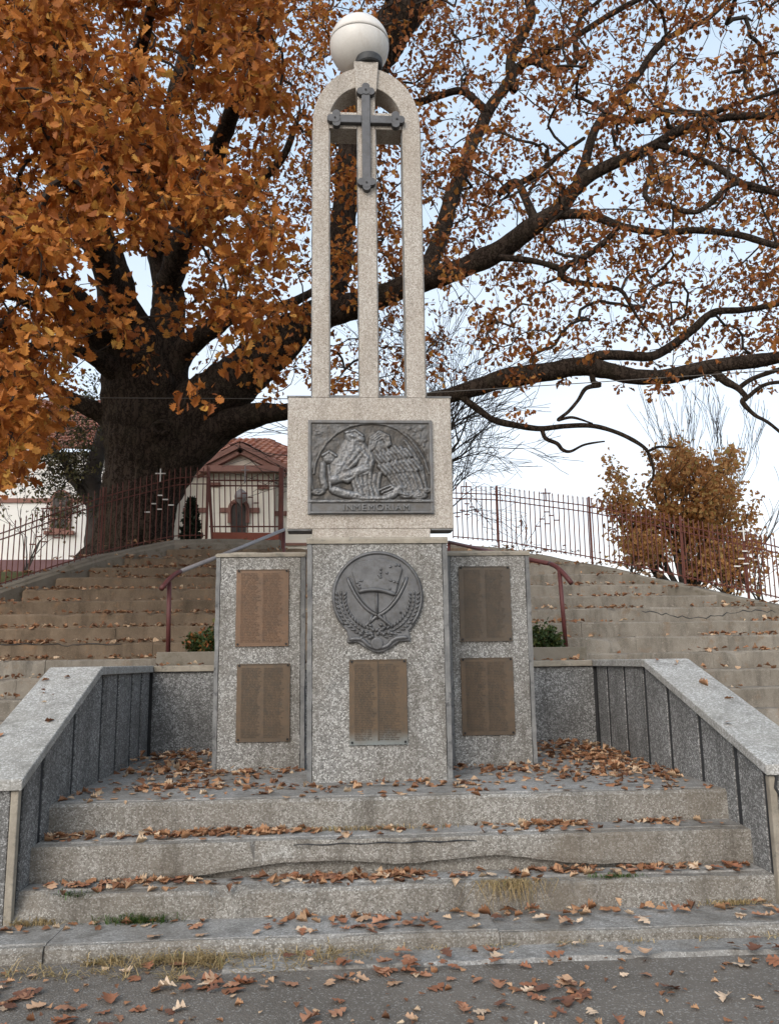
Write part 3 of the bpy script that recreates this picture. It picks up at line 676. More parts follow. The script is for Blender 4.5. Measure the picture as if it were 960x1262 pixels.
# --- side slabs
for (x0, x1, nm, mats, P, eds) in (
    (-1.10, -.306, 'left pebbled memorial slab carrying two bronze name plates, the upper one orange brown', ('plate_orange', 'plate_olive'), ((-.916, -.450, 1.749, 2.438), (-.898, -.432, .929, 1.601)), (1, 1)),
    (.975, 1.742, 'right pebbled memorial slab carrying two dull brown bronze name plates', ('plate_dark', 'plate_olive'), ((1.086, 1.557, 1.768, 2.453), (1.082, 1.552, .95, 1.628)), (1, 1))):
    r_ = thing('memorial_slab', nm, 'stone slab', ((x0+x1)/2, 7.69, ZP), 'pebbled slabs flanking the memorial')
    slab(r_, 'slab_body', x0, x1, 7.59, 7.80, ZP-.02, 2.592, .04, .045, edges=eds)
    for m_, (a, b, c, d) in zip(mats, P): plate(r_, a, b, c, d, 7.59, m_, 2, 44, False, 'plate_text_orange' if m_ == 'plate_orange' else 'plate_text')
# --- globe lamp on the keystone
lx, ly, lz, lr = .207, 7.06, 7.345, .279
lamp = thing('globe_lamp', 'white glass globe lamp sitting on top of the memorial arch', 'lamp', (lx, ly, 7.04))
def lathe(prof, cx, cy, n=40):
    mb = MB()
    for (r, z) in prof:
        for k in range(n): a = 2*math.pi*k/n; mb.v.append((cx+r*math.cos(a), cy+r*math.sin(a), z))
    for i in range(len(prof)-1):
        for k in range(n): a, b = i*n+k, i*n+(k+1) % n; mb.f.append([a, b, b+n, a+n])
    mb.f.append([k for k in range(n)][::-1]); mb.f.append([(len(prof)-1)*n+k for k in range(n)]); return mb
lat = math.radians(4)
build('globe', lathe([(lr*math.cos(a), lz+lr*math.sin(a)) for a in np.linspace(-1.15, lat-.012, 26)], lx, ly), 'globe', lamp, smooth=True)
build('globe_cap', lathe([(lr*1.012*math.cos(a), lz+lr*1.012*math.sin(a)) for a in np.linspace(lat, 1.555, 12)], lx, ly), 'globe', lamp, smooth=True)
build('seam', lathe([(lr*.985*math.cos(lat), lz+lr*math.sin(lat)-.004), (lr*1.004*math.cos(lat), lz+lr*math.sin(lat)-.003), (lr*1.004*math.cos(lat), lz+lr*math.sin(lat)+.002), (lr*.985*math.cos(lat), lz+lr*math.sin(lat)+.004)], lx, ly), 'globe_collar', lamp)
build('collar', lathe([(.115, 7.036), (.125, 7.05), (.125, 7.105), (.12, 7.118), (.10, 7.122)], lx+.085, ly-.11), 'globe_collar', lamp)

# ------------------------------------------------------------------ planter, shrubs, handrails
plt = thing('planter', 'low concrete planting trough behind the memorial wall', 'planter', (.4, 9.6, 1.4))
build('trough', MB().box(-1.96, 2.735, 9.28, 9.36, 1.3, 1.735), 'curb_concrete', plt, bevel=.008)
for (a, b) in ((-1.96, -1.88), (2.655, 2.735)): build('trough_end', MB().box(a, b, 9.362, 9.87, 1.3, 1.732), 'curb_concrete', plt, bevel=.008)
build('soil', MB().box(-1.878, 2.653, 9.362, 9.87, 1.3, 1.715), 'soil', plt)

OAK = [(0, 0), (.04, .12), (.20, .20), (.11, .29), (.33, .42), (.18, .50), (.43, .66), (.25, .74), (.35, .88), (.12, .95), (0, 1)]
def leaf_template(outline, fold=.12, droop=.1):
    """two half blades folded along the midrib; returns verts (local: blade along +Y, up +Z) and two polygons"""
    n = len(outline); v = []
    for (x, y) in outline: v.append((0 if x == 0 else x, y, fold*x*2-droop*y*y))
    for (x, y) in outline[1:-1]: v.append((-x, y, fold*x*2-droop*y*y))
    right = list(range(n)); left = [n-1]+[n+i for i in range(n-3, -1, -1)]+[]
    left = [0]+[n-1]+[n+i for i in range(n-3, -1, -1)]
    return np.array(v, float), right, left
SIMPLE = [(0, 0), (.2, .2), (.3, .5), (.2, .8), (0, 1)]
OAK_S = [(0, 0), (.18, .18), (.11, .28), (.33, .42), (.18, .50), (.40, .68), (.24, .86), (0, 1)]
def scatter_leaves(name, pos, nrm_dir, size, mat, parent=None, outline=OAK_S, fold=.12, droop=.15, **kw):
    """pos (n,3); nrm_dir: (n,3,3) rotation matrices columns = x,y,z; size (n,)"""
    T, r, l = leaf_template(outline, fold, droop); n = len(pos); k = len(T)
    var = 1+rng.standard_normal((n, 1, 1))*np.array([.2, 0, 0])+rng.standard_normal((n, 1, 1))*np.array([0, 0, 1.6])
    Vs = np.einsum('nij,nkj->nki', nrm_dir, T[None]*var*size[:, None, None])+pos[:, None, :]
    base = (np.arange(n)*k)[:, None]
    poly = np.concatenate([base+np.array(r)[None], base+np.array(l)[None]], 1)    # n x (len r + len l)
    loops = poly.ravel(); per = poly.shape[1]
    st = np.stack([np.arange(n)*per, np.arange(n)*per+len(r)], 1).ravel()
    return bulk(name, Vs.reshape(-1, 3), loops, st, mat, parent, **kw)
def frames(yd, zd):
    yd = yd/np.linalg.norm(yd, axis=1, keepdims=True); xd = np.cross(yd, zd); xd /= np.linalg.norm(xd, axis=1, keepdims=True)+1e-9
    zz = np.cross(xd, yd); return np.stack([xd, yd, zz], 2)
def rnd(n): return rng.standard_normal((n, 3))
def shrub(label, cxy, z, sx, sy, h, nleaf, mat, size, group=None, name='shrub', mats2=None):
    root = thing(name, label, 'shrub', (cxy[0], cxy[1], z), group)
    mb = MB(); tips = []
    for i in range(26):
        a = random.uniform(0, 6.28); q = math.sqrt(random.random()); b = Vector((cxy[0]+sx*.8*q*math.cos(a), cxy[1]+sy*.8*q*math.sin(a), z))
        tip = b+Vector((random.gauss(0, .05), random.gauss(0, .05), h*(1-.6*q*q)*random.uniform(.75, 1.05)))
        mid = b.lerp(tip, .5)+Vector((random.gauss(0, .02), random.gauss(0, .02), 0)); mb.tube([b-Vector((0, 0, .05)), mid, tip], [.006, .004, .002], 4); tips.append((b, mid, tip))
    o = build('stems', mb, 'stem', root); o['kind'] = 'stuff'
    pos = []
    for i in range(nleaf):
        b, m_, tp = random.choice(tips); t_ = random.uniform(.15, 1.02); p = b.lerp(m_, t_*2) if t_ < .5 else m_.lerp(tp, t_*2-1); pos.append(p+Vector((random.gauss(0, .035), random.gauss(0, .035), random.gauss(0, .02))))
    pos = np.array(pos); n = len(pos); yd = rnd(n); yd[:, 2] += .3; fr = frames(yd, rnd(n)+np.array([0, 0, 1.2]))
    o = scatter_leaves('foliage', pos, fr, rng.uniform(.7, 1.2, n)*size, mat, root, SIMPLE); o['kind'] = 'stuff'
    return root
shrub('small dark green shrub with reddish leaves beside the left handrail post', (-1.38, 9.62), 1.70, .42, .2, .36, 2300, 'autumn_shrub_leaf', .05, 'shrubs in the planting trough')
shrub('small round green shrub beside the right handrail post', (2.30, 9.62), 1.70, .22, .2, .32, 1500, 'green_leaf', .05, 'shrubs in the planting trough')

def handrail(label, post, elbow, tip, top, far):
    root = thing('handrail', label, 'handrail', tuple(post[0]), 'handrails up the hillside steps')
    build('post', MB().tube(post, .026, 10), 'rail_paint', root, smooth=True)
    build('post', MB().tube(far, .026, 10), 'rail_paint', root, smooth=True)
    c = bez(tip, elbow, elbow+(top-elbow)*.06, 8); c = [Vector(q) for q in c]
    build('curled_end', MB().tube(c, .029, 10), 'rail_paint', root, smooth=True)
    build('top_rail', MB().tube([c[-1], c[-1].lerp(top, .5)+Vector((0, 0, -.008)), top], .027, 10), 'rail_metal', root, smooth=True)
YP = 9.8
tl = at(350, 653, 13.4)
handrail('left handrail with a bare grey metal top on a red brown post', [at(207.5, 806, YP), at(209, 717, YP)], at(211, 709, YP), at(199, 726, YP-.15), tl, [tl+Vector((0, 0, -.9)), tl])
tr_ = at(553, 668, 13.4)
handrail('right handrail painted red brown, curling down at its lower end', [at(697, 797, YP), at(689, 702, YP)], at(688, 697, YP), at(704, 719, YP-.15), tr_, [tr_+Vector((0, 0, -.9)), tr_])
bpy.data.objects['top_rail.001'].data.materials[0] = M['rail_paint']

# ------------------------------------------------------------------ iron fences and gate
picket_me = None
def path_sample(P, px):                                        # point on a curb polyline that projects to image column px
    best = None
    for a, b in zip(P, P[1:]):
        xa, xb = project(a)[0], project(b)[0]
        if min(xa, xb) <= px <= max(xa, xb) and abs(xb-xa) > 1e-6:
            lo, hi = 0., 1.
            for _ in range(30):
                m_ = (lo+hi)/2; xm = project(a.lerp(b, m_))[0]
                if (xm < px) == (xa < xb): lo = m_
                else: hi = m_
            return a.lerp(b, lo)
    return P[0] if px < project(P[0])[0] else P[-1]
def unit_picket():
    mb = MB(); mb.tube([(0, 0, 0), (0, 0, 1)], .0088, 6); mb.tube([(0, 0, 1), (0, 0, 1.018), (0, 0, 1.045)], [.011, .010, .002], 6); return mb
def fence(label, curbp, px0, px1, dpx, post_px, hpx, offs, crosses):
    pts = []; px = px0
    while px <= px1: pts.append((px, path_sample(curbp, px)+Vector(offs))); px += dpx
    base = pts[0][1]; root = thing('iron_fence', label, 'fence', tuple(pts[len(pts)//2][1]), 'iron fences along the top of the steps')
    L = WL[root]; proto = None; hs_ = []
    for i, (px, p) in enumerate(pts):
        h = hpx(px)*(p.y*math.cos(PITCH)+.2)/FPX; hs_.append(h)
        if proto is None:
            proto = build('picket', unit_picket(), 'iron_brown', root); o = proto
            for v in proto.data.vertices: v.co += L
        else: o = clone(proto, root)
        o.location = p-L+Vector((0, 0, .04)); o.scale = (1, 1, h-.04); o.rotation_euler = (0, random.gauss(0, .006), 0)
    for f in (.08, .80, .90):
        rp = [p+Vector((0, .012, hs_[i]*f)) for i, (px, p) in enumerate(pts)]
        build('rail', MB().tube(rp[::3]+[rp[-1]], .0095, 6), 'iron_brown', root)
    for px in post_px:
        p = path_sample(curbp, px)+Vector(offs); h = hpx(px)*(p.y*math.cos(PITCH)+.2)/FPX
        build('post', MB().box(p.x-.015, p.x+.015, p.y+.02, p.y+.05, p.z-.25, p.z+h*1.06), 'iron_brown', root, bevel=.004)
    for (px, mat) in crosses:
        p = path_sample(curbp, px)+Vector(offs)+Vector((0, -.018, 0)); h = hpx(px)*(p.y*math.cos(PITCH)+.2)/FPX
        mb = MB(); z = p.z+h; mb.tube([(p.x, p.y, z-.12), (p.x, p.y, z+.10)], .011, 6); mb.tube([(p.x-.085, p.y-.001, z+.02), (p.x+.085, p.y-.001, z+.02)], .010, 6)
        c_ = build('cross', mb, mat, root)
        k = dpx*p.y/FPX
        for (dx, dz) in ((0, -.30), (-1, -.42), (1, -.36), (2, -.44), (0, -.50), (-2, -.54)):
            q = Vector((p.x+dx*k, p.y, p.z+h*(1+dz))); build('ornament', MB().box(q.x-.045, q.x+.045, q.y-.012, q.y+.003, q.z-.008, q.z+.010), mat, root)
offs = (0, .13, .09)
fence('left iron picket fence on the curb in front of the oak trunk', curbL, -70, 256, 7.2, (-60, 120, 252), lambda px: 76+14*min(1, max(0, px)/230), offs, ((50, 'iron_brown'), (193, 'white_paint')))
fence('right iron picket fence on the curb in front of open sky', curbR, 560, 1040, 6.1, (617, 734, 850, 930), lambda px: 68+12*min(1, max(0, px-560)/170), offs, ((578, 'iron_brown'), (678, 'iron_brown'), (928, 'white_paint')))
# gate
YG = 14.5
gt = thing('iron_gate', 'rust brown iron gate with a solid lower board, in front of the church', 'gate', tuple(at(304, 670, YG)))
def gp(px, py, dy=0): return at(px, py, YG+dy)
for (a, b, r) in (((262.5, 672), (257.5, 582), .026), ((346, 676), (347, 577), .045)):
    build('gate_post', MB().tube([gp(*a), gp(*b)], r, 8), 'iron_brown', gt)
bq = [gp(262, 656), gp(345, 657), gp(345, 668), gp(262, 667)]
mb = MB(); mb.add([q+Vector((0, -.02, 0)) for q in bq]+[q+Vector((0, .02, 0)) for q in bq], [(0, 1, 2, 3), (7, 6, 5, 4), (0, 4, 5, 1), (1, 5, 6, 2), (2, 6, 7, 3), (3, 7, 4, 0)])
build('lower_board', mb, 'gate_board', gt, bevel=.004)
for (ya, yb2) in ((592, 592.5), (598.5, 599), (649, 649)): build('rail', MB().tube([gp(258, ya, .012), gp(346, yb2, .012)], .013, 6), 'iron_brown', gt)
for i in range(12):
    px = 264.5+i*6.75; build('picket', MB().tube([gp(px+.4, 656, -.005), gp(px-1, 584, -.005)], .010, 6), 'iron_brown', gt)
c0 = gp(302.5, 581); build('cross', MB().tube([c0+Vector((0, -.02, -.22)), c0+Vector((0, -.02, .10))], .012, 6).tube([c0+Vector((-.07, -.021, .02)), c0+Vector((.07, -.021, .02))], .011, 6), 'rail_metal', gt)
for (px, py) in ((302, 608), (296, 614), (309, 613), (316, 620), (289, 620)):
    q = gp(px, py, -.02); build('ornament', MB().box(q.x-.045, q.x+.045, q.y-.01, q.y+.004, q.z-.009, q.z+.01), 'iron_brown', gt)

# ------------------------------------------------------------------ church
ch = thing('church', 'cream church with red tiled roofs and an arched doorway behind the gate', 'church', (-5, 26, 4.1))
def rect(px0, px1, py0, py1, Y):
    a = at(px0, py1, Y); b = at(px1, py0, Y); return a.x, b.x, a.z, b.z
YA, YB = 23., 25.
zg = 4.05; ze = 7.42
xa0, xa1 = -22., at(180, 640, YA).x
build('nave_wall', MB().box(xa0, xa1, YA, YA+9, zg-.5, ze), 'stucco_white', ch)
xb0, xb1 = xa1+.01, at(430, 640, YB).x
build('wall', MB().box(xb0, xb1, YB, YB+6.5, zg-.5, ze), 'stucco', ch)
build('plinth', MB().box(xa0, xa1-.02, YA-.06, YA-.002, zg-.5, at(50, 690, YA).z), 'plinth', ch)
zb_ = at(60, 617, YA).z; build('string_course', MB().box(xa0, xa1-.02, YA-.05, YA-.002, zb_-.06, zb_+.06), 'trim_brown', ch)
def arch_poly(x0, x1, z0, z1, n=12):
    r = (x1-x0)/2; c = (x0+x1)/2; return [(x0, z0), (x1, z0)]+[(c+r*math.cos(math.pi*i/n), z1-r+r*math.sin(math.pi*i/n)) for i in range(n+1)]
for sh_ in (0, -95, -190):
    x0, x1, z0, z1 = rect(65+sh_, 87+sh_, 607, 654, YA)
    w = build('window', MB().prism_y(arch_poly(x0-.06, x1+.06, z0-.02, z1+.06), YA-.09, YA-.055), 'trim_brown', ch)
    build('pane', MB().prism_y(arch_poly(x0, x1, z0+.06, z1), YA-.11, YA-.092), 'dark_door', w)
    build('glazing_bar', MB().box((x0+x1)/2-.02, (x0+x1)/2+.02, YA-.122, YA-.111, z0+.06, z1-.02), 'trim_brown', w)
    for k in range(3): build('glazing_bar', MB().box(x0+.01, x1-.01, YA-.120, YA-.1105, z0+.3*(k+1), z0+.3*(k+1)+.03), 'trim_brown', w)
    build('sill', MB().box(x0-.18, x1+.18, YA-.16, YA-.003, z0-.12, z0-.022), 'trim_brown', w)
# right wall trim
zz = at(300, 629.5, YB).z
def hbar(px0, px1, py, hz, y, name='band', d=.05, mat='trim_brown'):
    a = at(px0, py, y).x; b = at(px1, py, y).x; z = at((px0+px1)/2, py, y).z; build(name, MB().box(a, b, y-d, y-.002, z-hz, z+hz), mat, ch)
YPch = 24.4
px0, px1, pz0, pz1 = rect(256, 338, 577, 690, YPch)
build('porch_wall', MB().box(px0, px1, YPch, YB-.01, zg-.5, ze-.12), 'stucco', ch)
hbar(226, 255, 629, .07, YB); hbar(330, 378, 633, .07, YB); hbar(272, 285, 629, .07, YPch); hbar(306, 320, 629, .07, YPch)
hbar(258, 272, 597.5, .06, YPch, 'capital', .07); hbar(318, 331, 600.5, .06, YPch, 'capital', .07); hbar(352, 378, 671, .04, YB)
x0, x1, z0, z1 = rect(285, 304, 619, 668, YPch)
dr = build('door', MB().prism_y(arch_poly(x0, x1, zg-.3, z1), YPch-.05, YPch-.002), 'dark_door', ch)
fr_o = arch_poly(x0-.10, x1+.10, z0+.55, z1+.10); fr_i = arch_poly(x0, x1, z0+.55, z1)
mb = MB(); n = len(fr_o); nn = n
mb.v = [(x, YPch-.10, z) for x, z in fr_o]+[(x, YPch-.10, z) for x, z in fr_i]+[(x, YPch-.003, z) for x, z in fr_o]+[(x, YPch-.003, z) for x, z in fr_i]
for i in range(1, n):
    j = (i+1) % n
    if i == n-1: j = 0
    mb.f += [[i, j, n+j, n+i], [2*n+i, 2*n+j, j, i], [n+i, n+j, 3*n+j, 3*n+i]]
build('door_surround', mb, 'trim_brown', dr)
build('door_leaf_gap', MB().box((x0+x1)/2-.02, (x0+x1)/2+.02, YPch-.062, YPch-.0505, zg-.3, z1-.3), 'joint', dr)
ln = at(297, 612, YPch-.35); 
mb = lathe([(.02, ln.z-.28), (.05, ln.z-.2), (.16, ln.z-.12), (.19, ln.z), (.16, ln.z+.12), (.07, ln.z+.2), (.02, ln.z+.24)], ln.x, ln.y, 14)
build('porch_lantern', mb, 'rail_metal', ch, smooth=True)
# porch cornice and pediment
hbar(248, 346, 580, .09, YPch-.12, 'cornice', .30)
hbar(205, 255, 577, .10, YB-.1, 'eaves_board', .25); hbar(346, 430, 577, .10, YB-.1, 'eaves_board', .25)
zc0 = at(297, 577, YPch-.2).z; apx = at(297, 553, YPch-.2); lft = at(250, 576, YPch-.2); rgt = at(345, 578, YPch-.2)
lft.z = rgt.z = (lft.z+rgt.z)/2
build('pediment', MB().prism_y([(lft.x+.2, lft.z), (rgt.x-.2, lft.z), (apx.x, apx.z-.1)], YPch-.1, YB+.4), 'stucco', ch)
for (e, o_) in ((lft, .16), (rgt, -.16)):
    d = Vector((apx.x-e.x, 0, apx.z-e.z)).normalized(); nrm = Vector((-d.z, 0, d.x)) if d.x > 0 else Vector((d.z, 0, -d.x))
    for (o1, o2, dy) in ((-.16, -.02, 0), (-.01, .13, -.08)):
        q = [e-d*.25+nrm*o1, apx+nrm*o1+d*.02, apx+nrm*o2+d*.04, e-d*.25+nrm*o2]
        mb = MB(); mb.v = [(p.x, YPch-.34+dy, p.z) for p in q]+[(p.x, YPch+.02, p.z) for p in q]; mb.f = [[0, 1, 2, 3], [7, 6, 5, 4], [0, 4, 5, 1], [1, 5, 6, 2], [2, 6, 7, 3], [3, 7, 4, 0]]
        build('raking_cornice', mb, 'trim_brown', ch)
# roofs: courses of separate tiles joined per slope
def roof_slope(corners, name='roof'):
    """corners: eave-left, eave-right, ridge-right, ridge-left"""
    A, B, C_, D = [Vector(c) for c in corners]
    up = ((D+C_)/2-(A+B)/2); rows = max(2, int(up.length/.30)); nrm = (B-A).cross(D-A).normalized()
    if nrm.z < 0: nrm = -nrm
    base = MB(); base.add([A, B, C_, D], [(0, 1, 2, 3)]); o = build(name, base, 'trim_brown', ch)
    mb = MB()
    for r_ in range(rows):
        t0, t1 = r_/rows, (r_+1.12)/rows
        l0, r0 = A.lerp(D, t0), B.lerp(C_, t0); l1, r1 = A.lerp(D, min(1, t1)), B.lerp(C_, min(1, t1))
        k = max(1, int((r0-l0).length/.22))
        for i in range(k):
            a0, a1 = (i+.03)/k, (i+.97)/k; lift = .045+.02*random.random()
            v = [l0.lerp(r0, a0)+nrm*lift, l0.lerp(r0, a1)+nrm*lift, l1.lerp(r1, a1)+nrm*.012, l1.lerp(r1, a0)+nrm*.012]
            m1 = (v[0]+v[1])/2+nrm*.035; m2 = (v[2]+v[3])/2+nrm*.035
            mb.add([v[0], m1, v[1], v[2], m2, v[3], v[0]-nrm*.05, v[1]-nrm*.05], [(0, 1, 4, 5), (1, 2, 3, 4), (0, 6, 7, 2, 1)])
    q = build('roof_tiles', mb, 'roof_tile', o, fix=False); q['kind'] = 'stuff'
yr = 28.2; ridge_z = at(300, 541, yr).z
rl = at(268, 541, yr).x; rr_ = at(330, 541, yr).x
E0, E1 = Vector((xb0-1.0, YB-.35, ze)), Vector((at(405, 577, YB).x, YB-.35, ze))
roof_slope([E0, E1, (rr_, yr, ridge_z), (rl-1.2, yr, ridge_z)])
roof_slope([E1, E1+Vector((0, 6.8, 0)), (rr_, yr+.01, ridge_z), (rr_, yr, ridge_z)])
N0, N1 = Vector((xa0, YA-.35, ze)), Vector((xa1+.3, YA-.35, ze))
roof_slope([N0, N1, (xa1-1.5, YA+4.5, ze+2.9), (xa0, YA+4.5, ze+2.9)])
roof_slope([N1, N1+Vector((0, 9.4, 0)), (xa1-1.5, YA+4.51, ze+2.9), (xa1-1.5, YA+4.5, ze+2.9)])
# porch roof
for s_ in (0, 1):
    e = lft if s_ == 0 else rgt; e1 = Vector((e.x, YPch-.3, e.z+.13)); e2 = Vector((e.x, YPch+1.6, e.z+.13)); a1 = Vector((apx.x, YPch-.3, apx.z+.2)); a2 = Vector((apx.x, YPch+2.6, apx.z+.2))
    roof_slope([e1, e2, a2, a1] if s_ else [e2, e1, a1, a2])

# ------------------------------------------------------------------ trees
def smooth_path(pts, sub=6):
    P = [np.array(p, float) for p in pts]; out = []
    for i in range(len(P)-1):
        p0 = P[max(i-1, 0)]; p1 = P[i]; p2 = P[i+1]; p3 = P[min(i+2, len(P)-1)]
        for k in range(sub):
            t = k/sub; out.append(.5*((2*p1)+(-p0+p2)*t+(2*p0-5*p1+4*p2-p3)*t*t+(-p0+3*p1-3*p2+p3)*t**3))
    out.append(P[-1]); return out
def limb_path(spec, wob=.35):
    """spec rows: (px, py, Y, width_px) -> centres and radii"""
    rows = [(*at(a, b, Y), w*.5*Y*1.0/FPX) for a, b, Y, w in spec]; q = smooth_path(rows, 7)
    pts, rad = [], []
    for i, r in enumerate(q):
        n = mnoise.noise_vector(Vector(r[:3])*1.1)*(.09 if 0 < i < len(q)-1 else 0)*min(1, r[3]*12)*wob*2.2
        pts.append(Vector(r[:3])+n); rad.append(max(.006, r[3]*(1+.10*mnoise.noise(Vector(r[:3])*3))))
    return pts, rad
def bark_tube(pts, rad, n):
    mb = MB().tube(pts, rad, n)
    for i, p in enumerate(pts):
        for k in range(n):
            idx = i*n+k; v = Vector(mb.v[idx]); d = (v-p); 
            mb.v[idx] = tuple(p+d*(1+.13*mnoise.noise(v*4.0)+.06*mnoise.noise(v*11)))
    return mb
oak = thing('oak_tree', 'huge old oak with orange brown autumn leaves behind the memorial', 'tree', tuple(at(178, 700, 16)))
# trunk
tr_spec = [(150, 760, 16, 172), (155, 706, 16, 120), (160, 680, 16, 97), (167, 650, 16, 88), (173, 610, 16, 87), (178, 570, 16, 92), (182, 535, 16, 102), (181, 505, 16, 106), (176, 475, 16, 98), (172, 440, 16, 86), (172, 405, 16, 66)]
pts, rad = limb_path(tr_spec, 0)
nT = 120; P2_, R2_ = [], []
for i in range(len(pts)-1):
    for k in range(3): t_ = k/3; P2_.append(pts[i].lerp(pts[i+1], t_)); R2_.append(rad[i]*(1-t_)+rad[i+1]*t_)
mb = MB().tube(P2_, R2_, nT)
for i, p in enumerate(P2_):
    hh = i/len(P2_)
    for k in range(nT):
        idx = i*nT+k; v = Vector(mb.v[idx]); d = v-p; a = 2*math.pi*k/nT
        flare = max(0, .30-hh)*.4*(.5+.5*math.cos(a*6+1.3))
        q = Vector((v.x*8, v.y*8, v.z*1.5)); q += mnoise.noise_vector(q*.4)*.9
        rid = 1-abs(mnoise.noise(q)); rid2 = 1-abs(mnoise.noise(q*2.1))
        mb.v[idx] = tuple(p+d*(1+flare+.08*mnoise.noise(v*1.3))+d.normalized()*(.10*(rid-.75)+.045*(rid2-.75)))
build('trunk', mb, 'bark', oak, smooth=True)
c0 = at(199, 527, 15.12); mb = MB()
mb.tube([c0+Vector((.15*math.cos(a), -.03*math.sin(a*2), .11*math.sin(a))) for a in np.linspace(0, 6.28, 18)], .05, 6)
build('burl', mb, 'bark', oak, smooth=True)
NET_P, NET_R = [], []
def limb(spec, name='limb', wob=.35, n=None):
    pts, rad = limb_path(spec, wob); n = n or (18 if max(rad) > .12 else 10)
    build(name, bark_tube(pts, rad, n), 'bark', oak, smooth=True)
    NET_P.extend(pts[1:]); NET_R.extend(rad[1:])
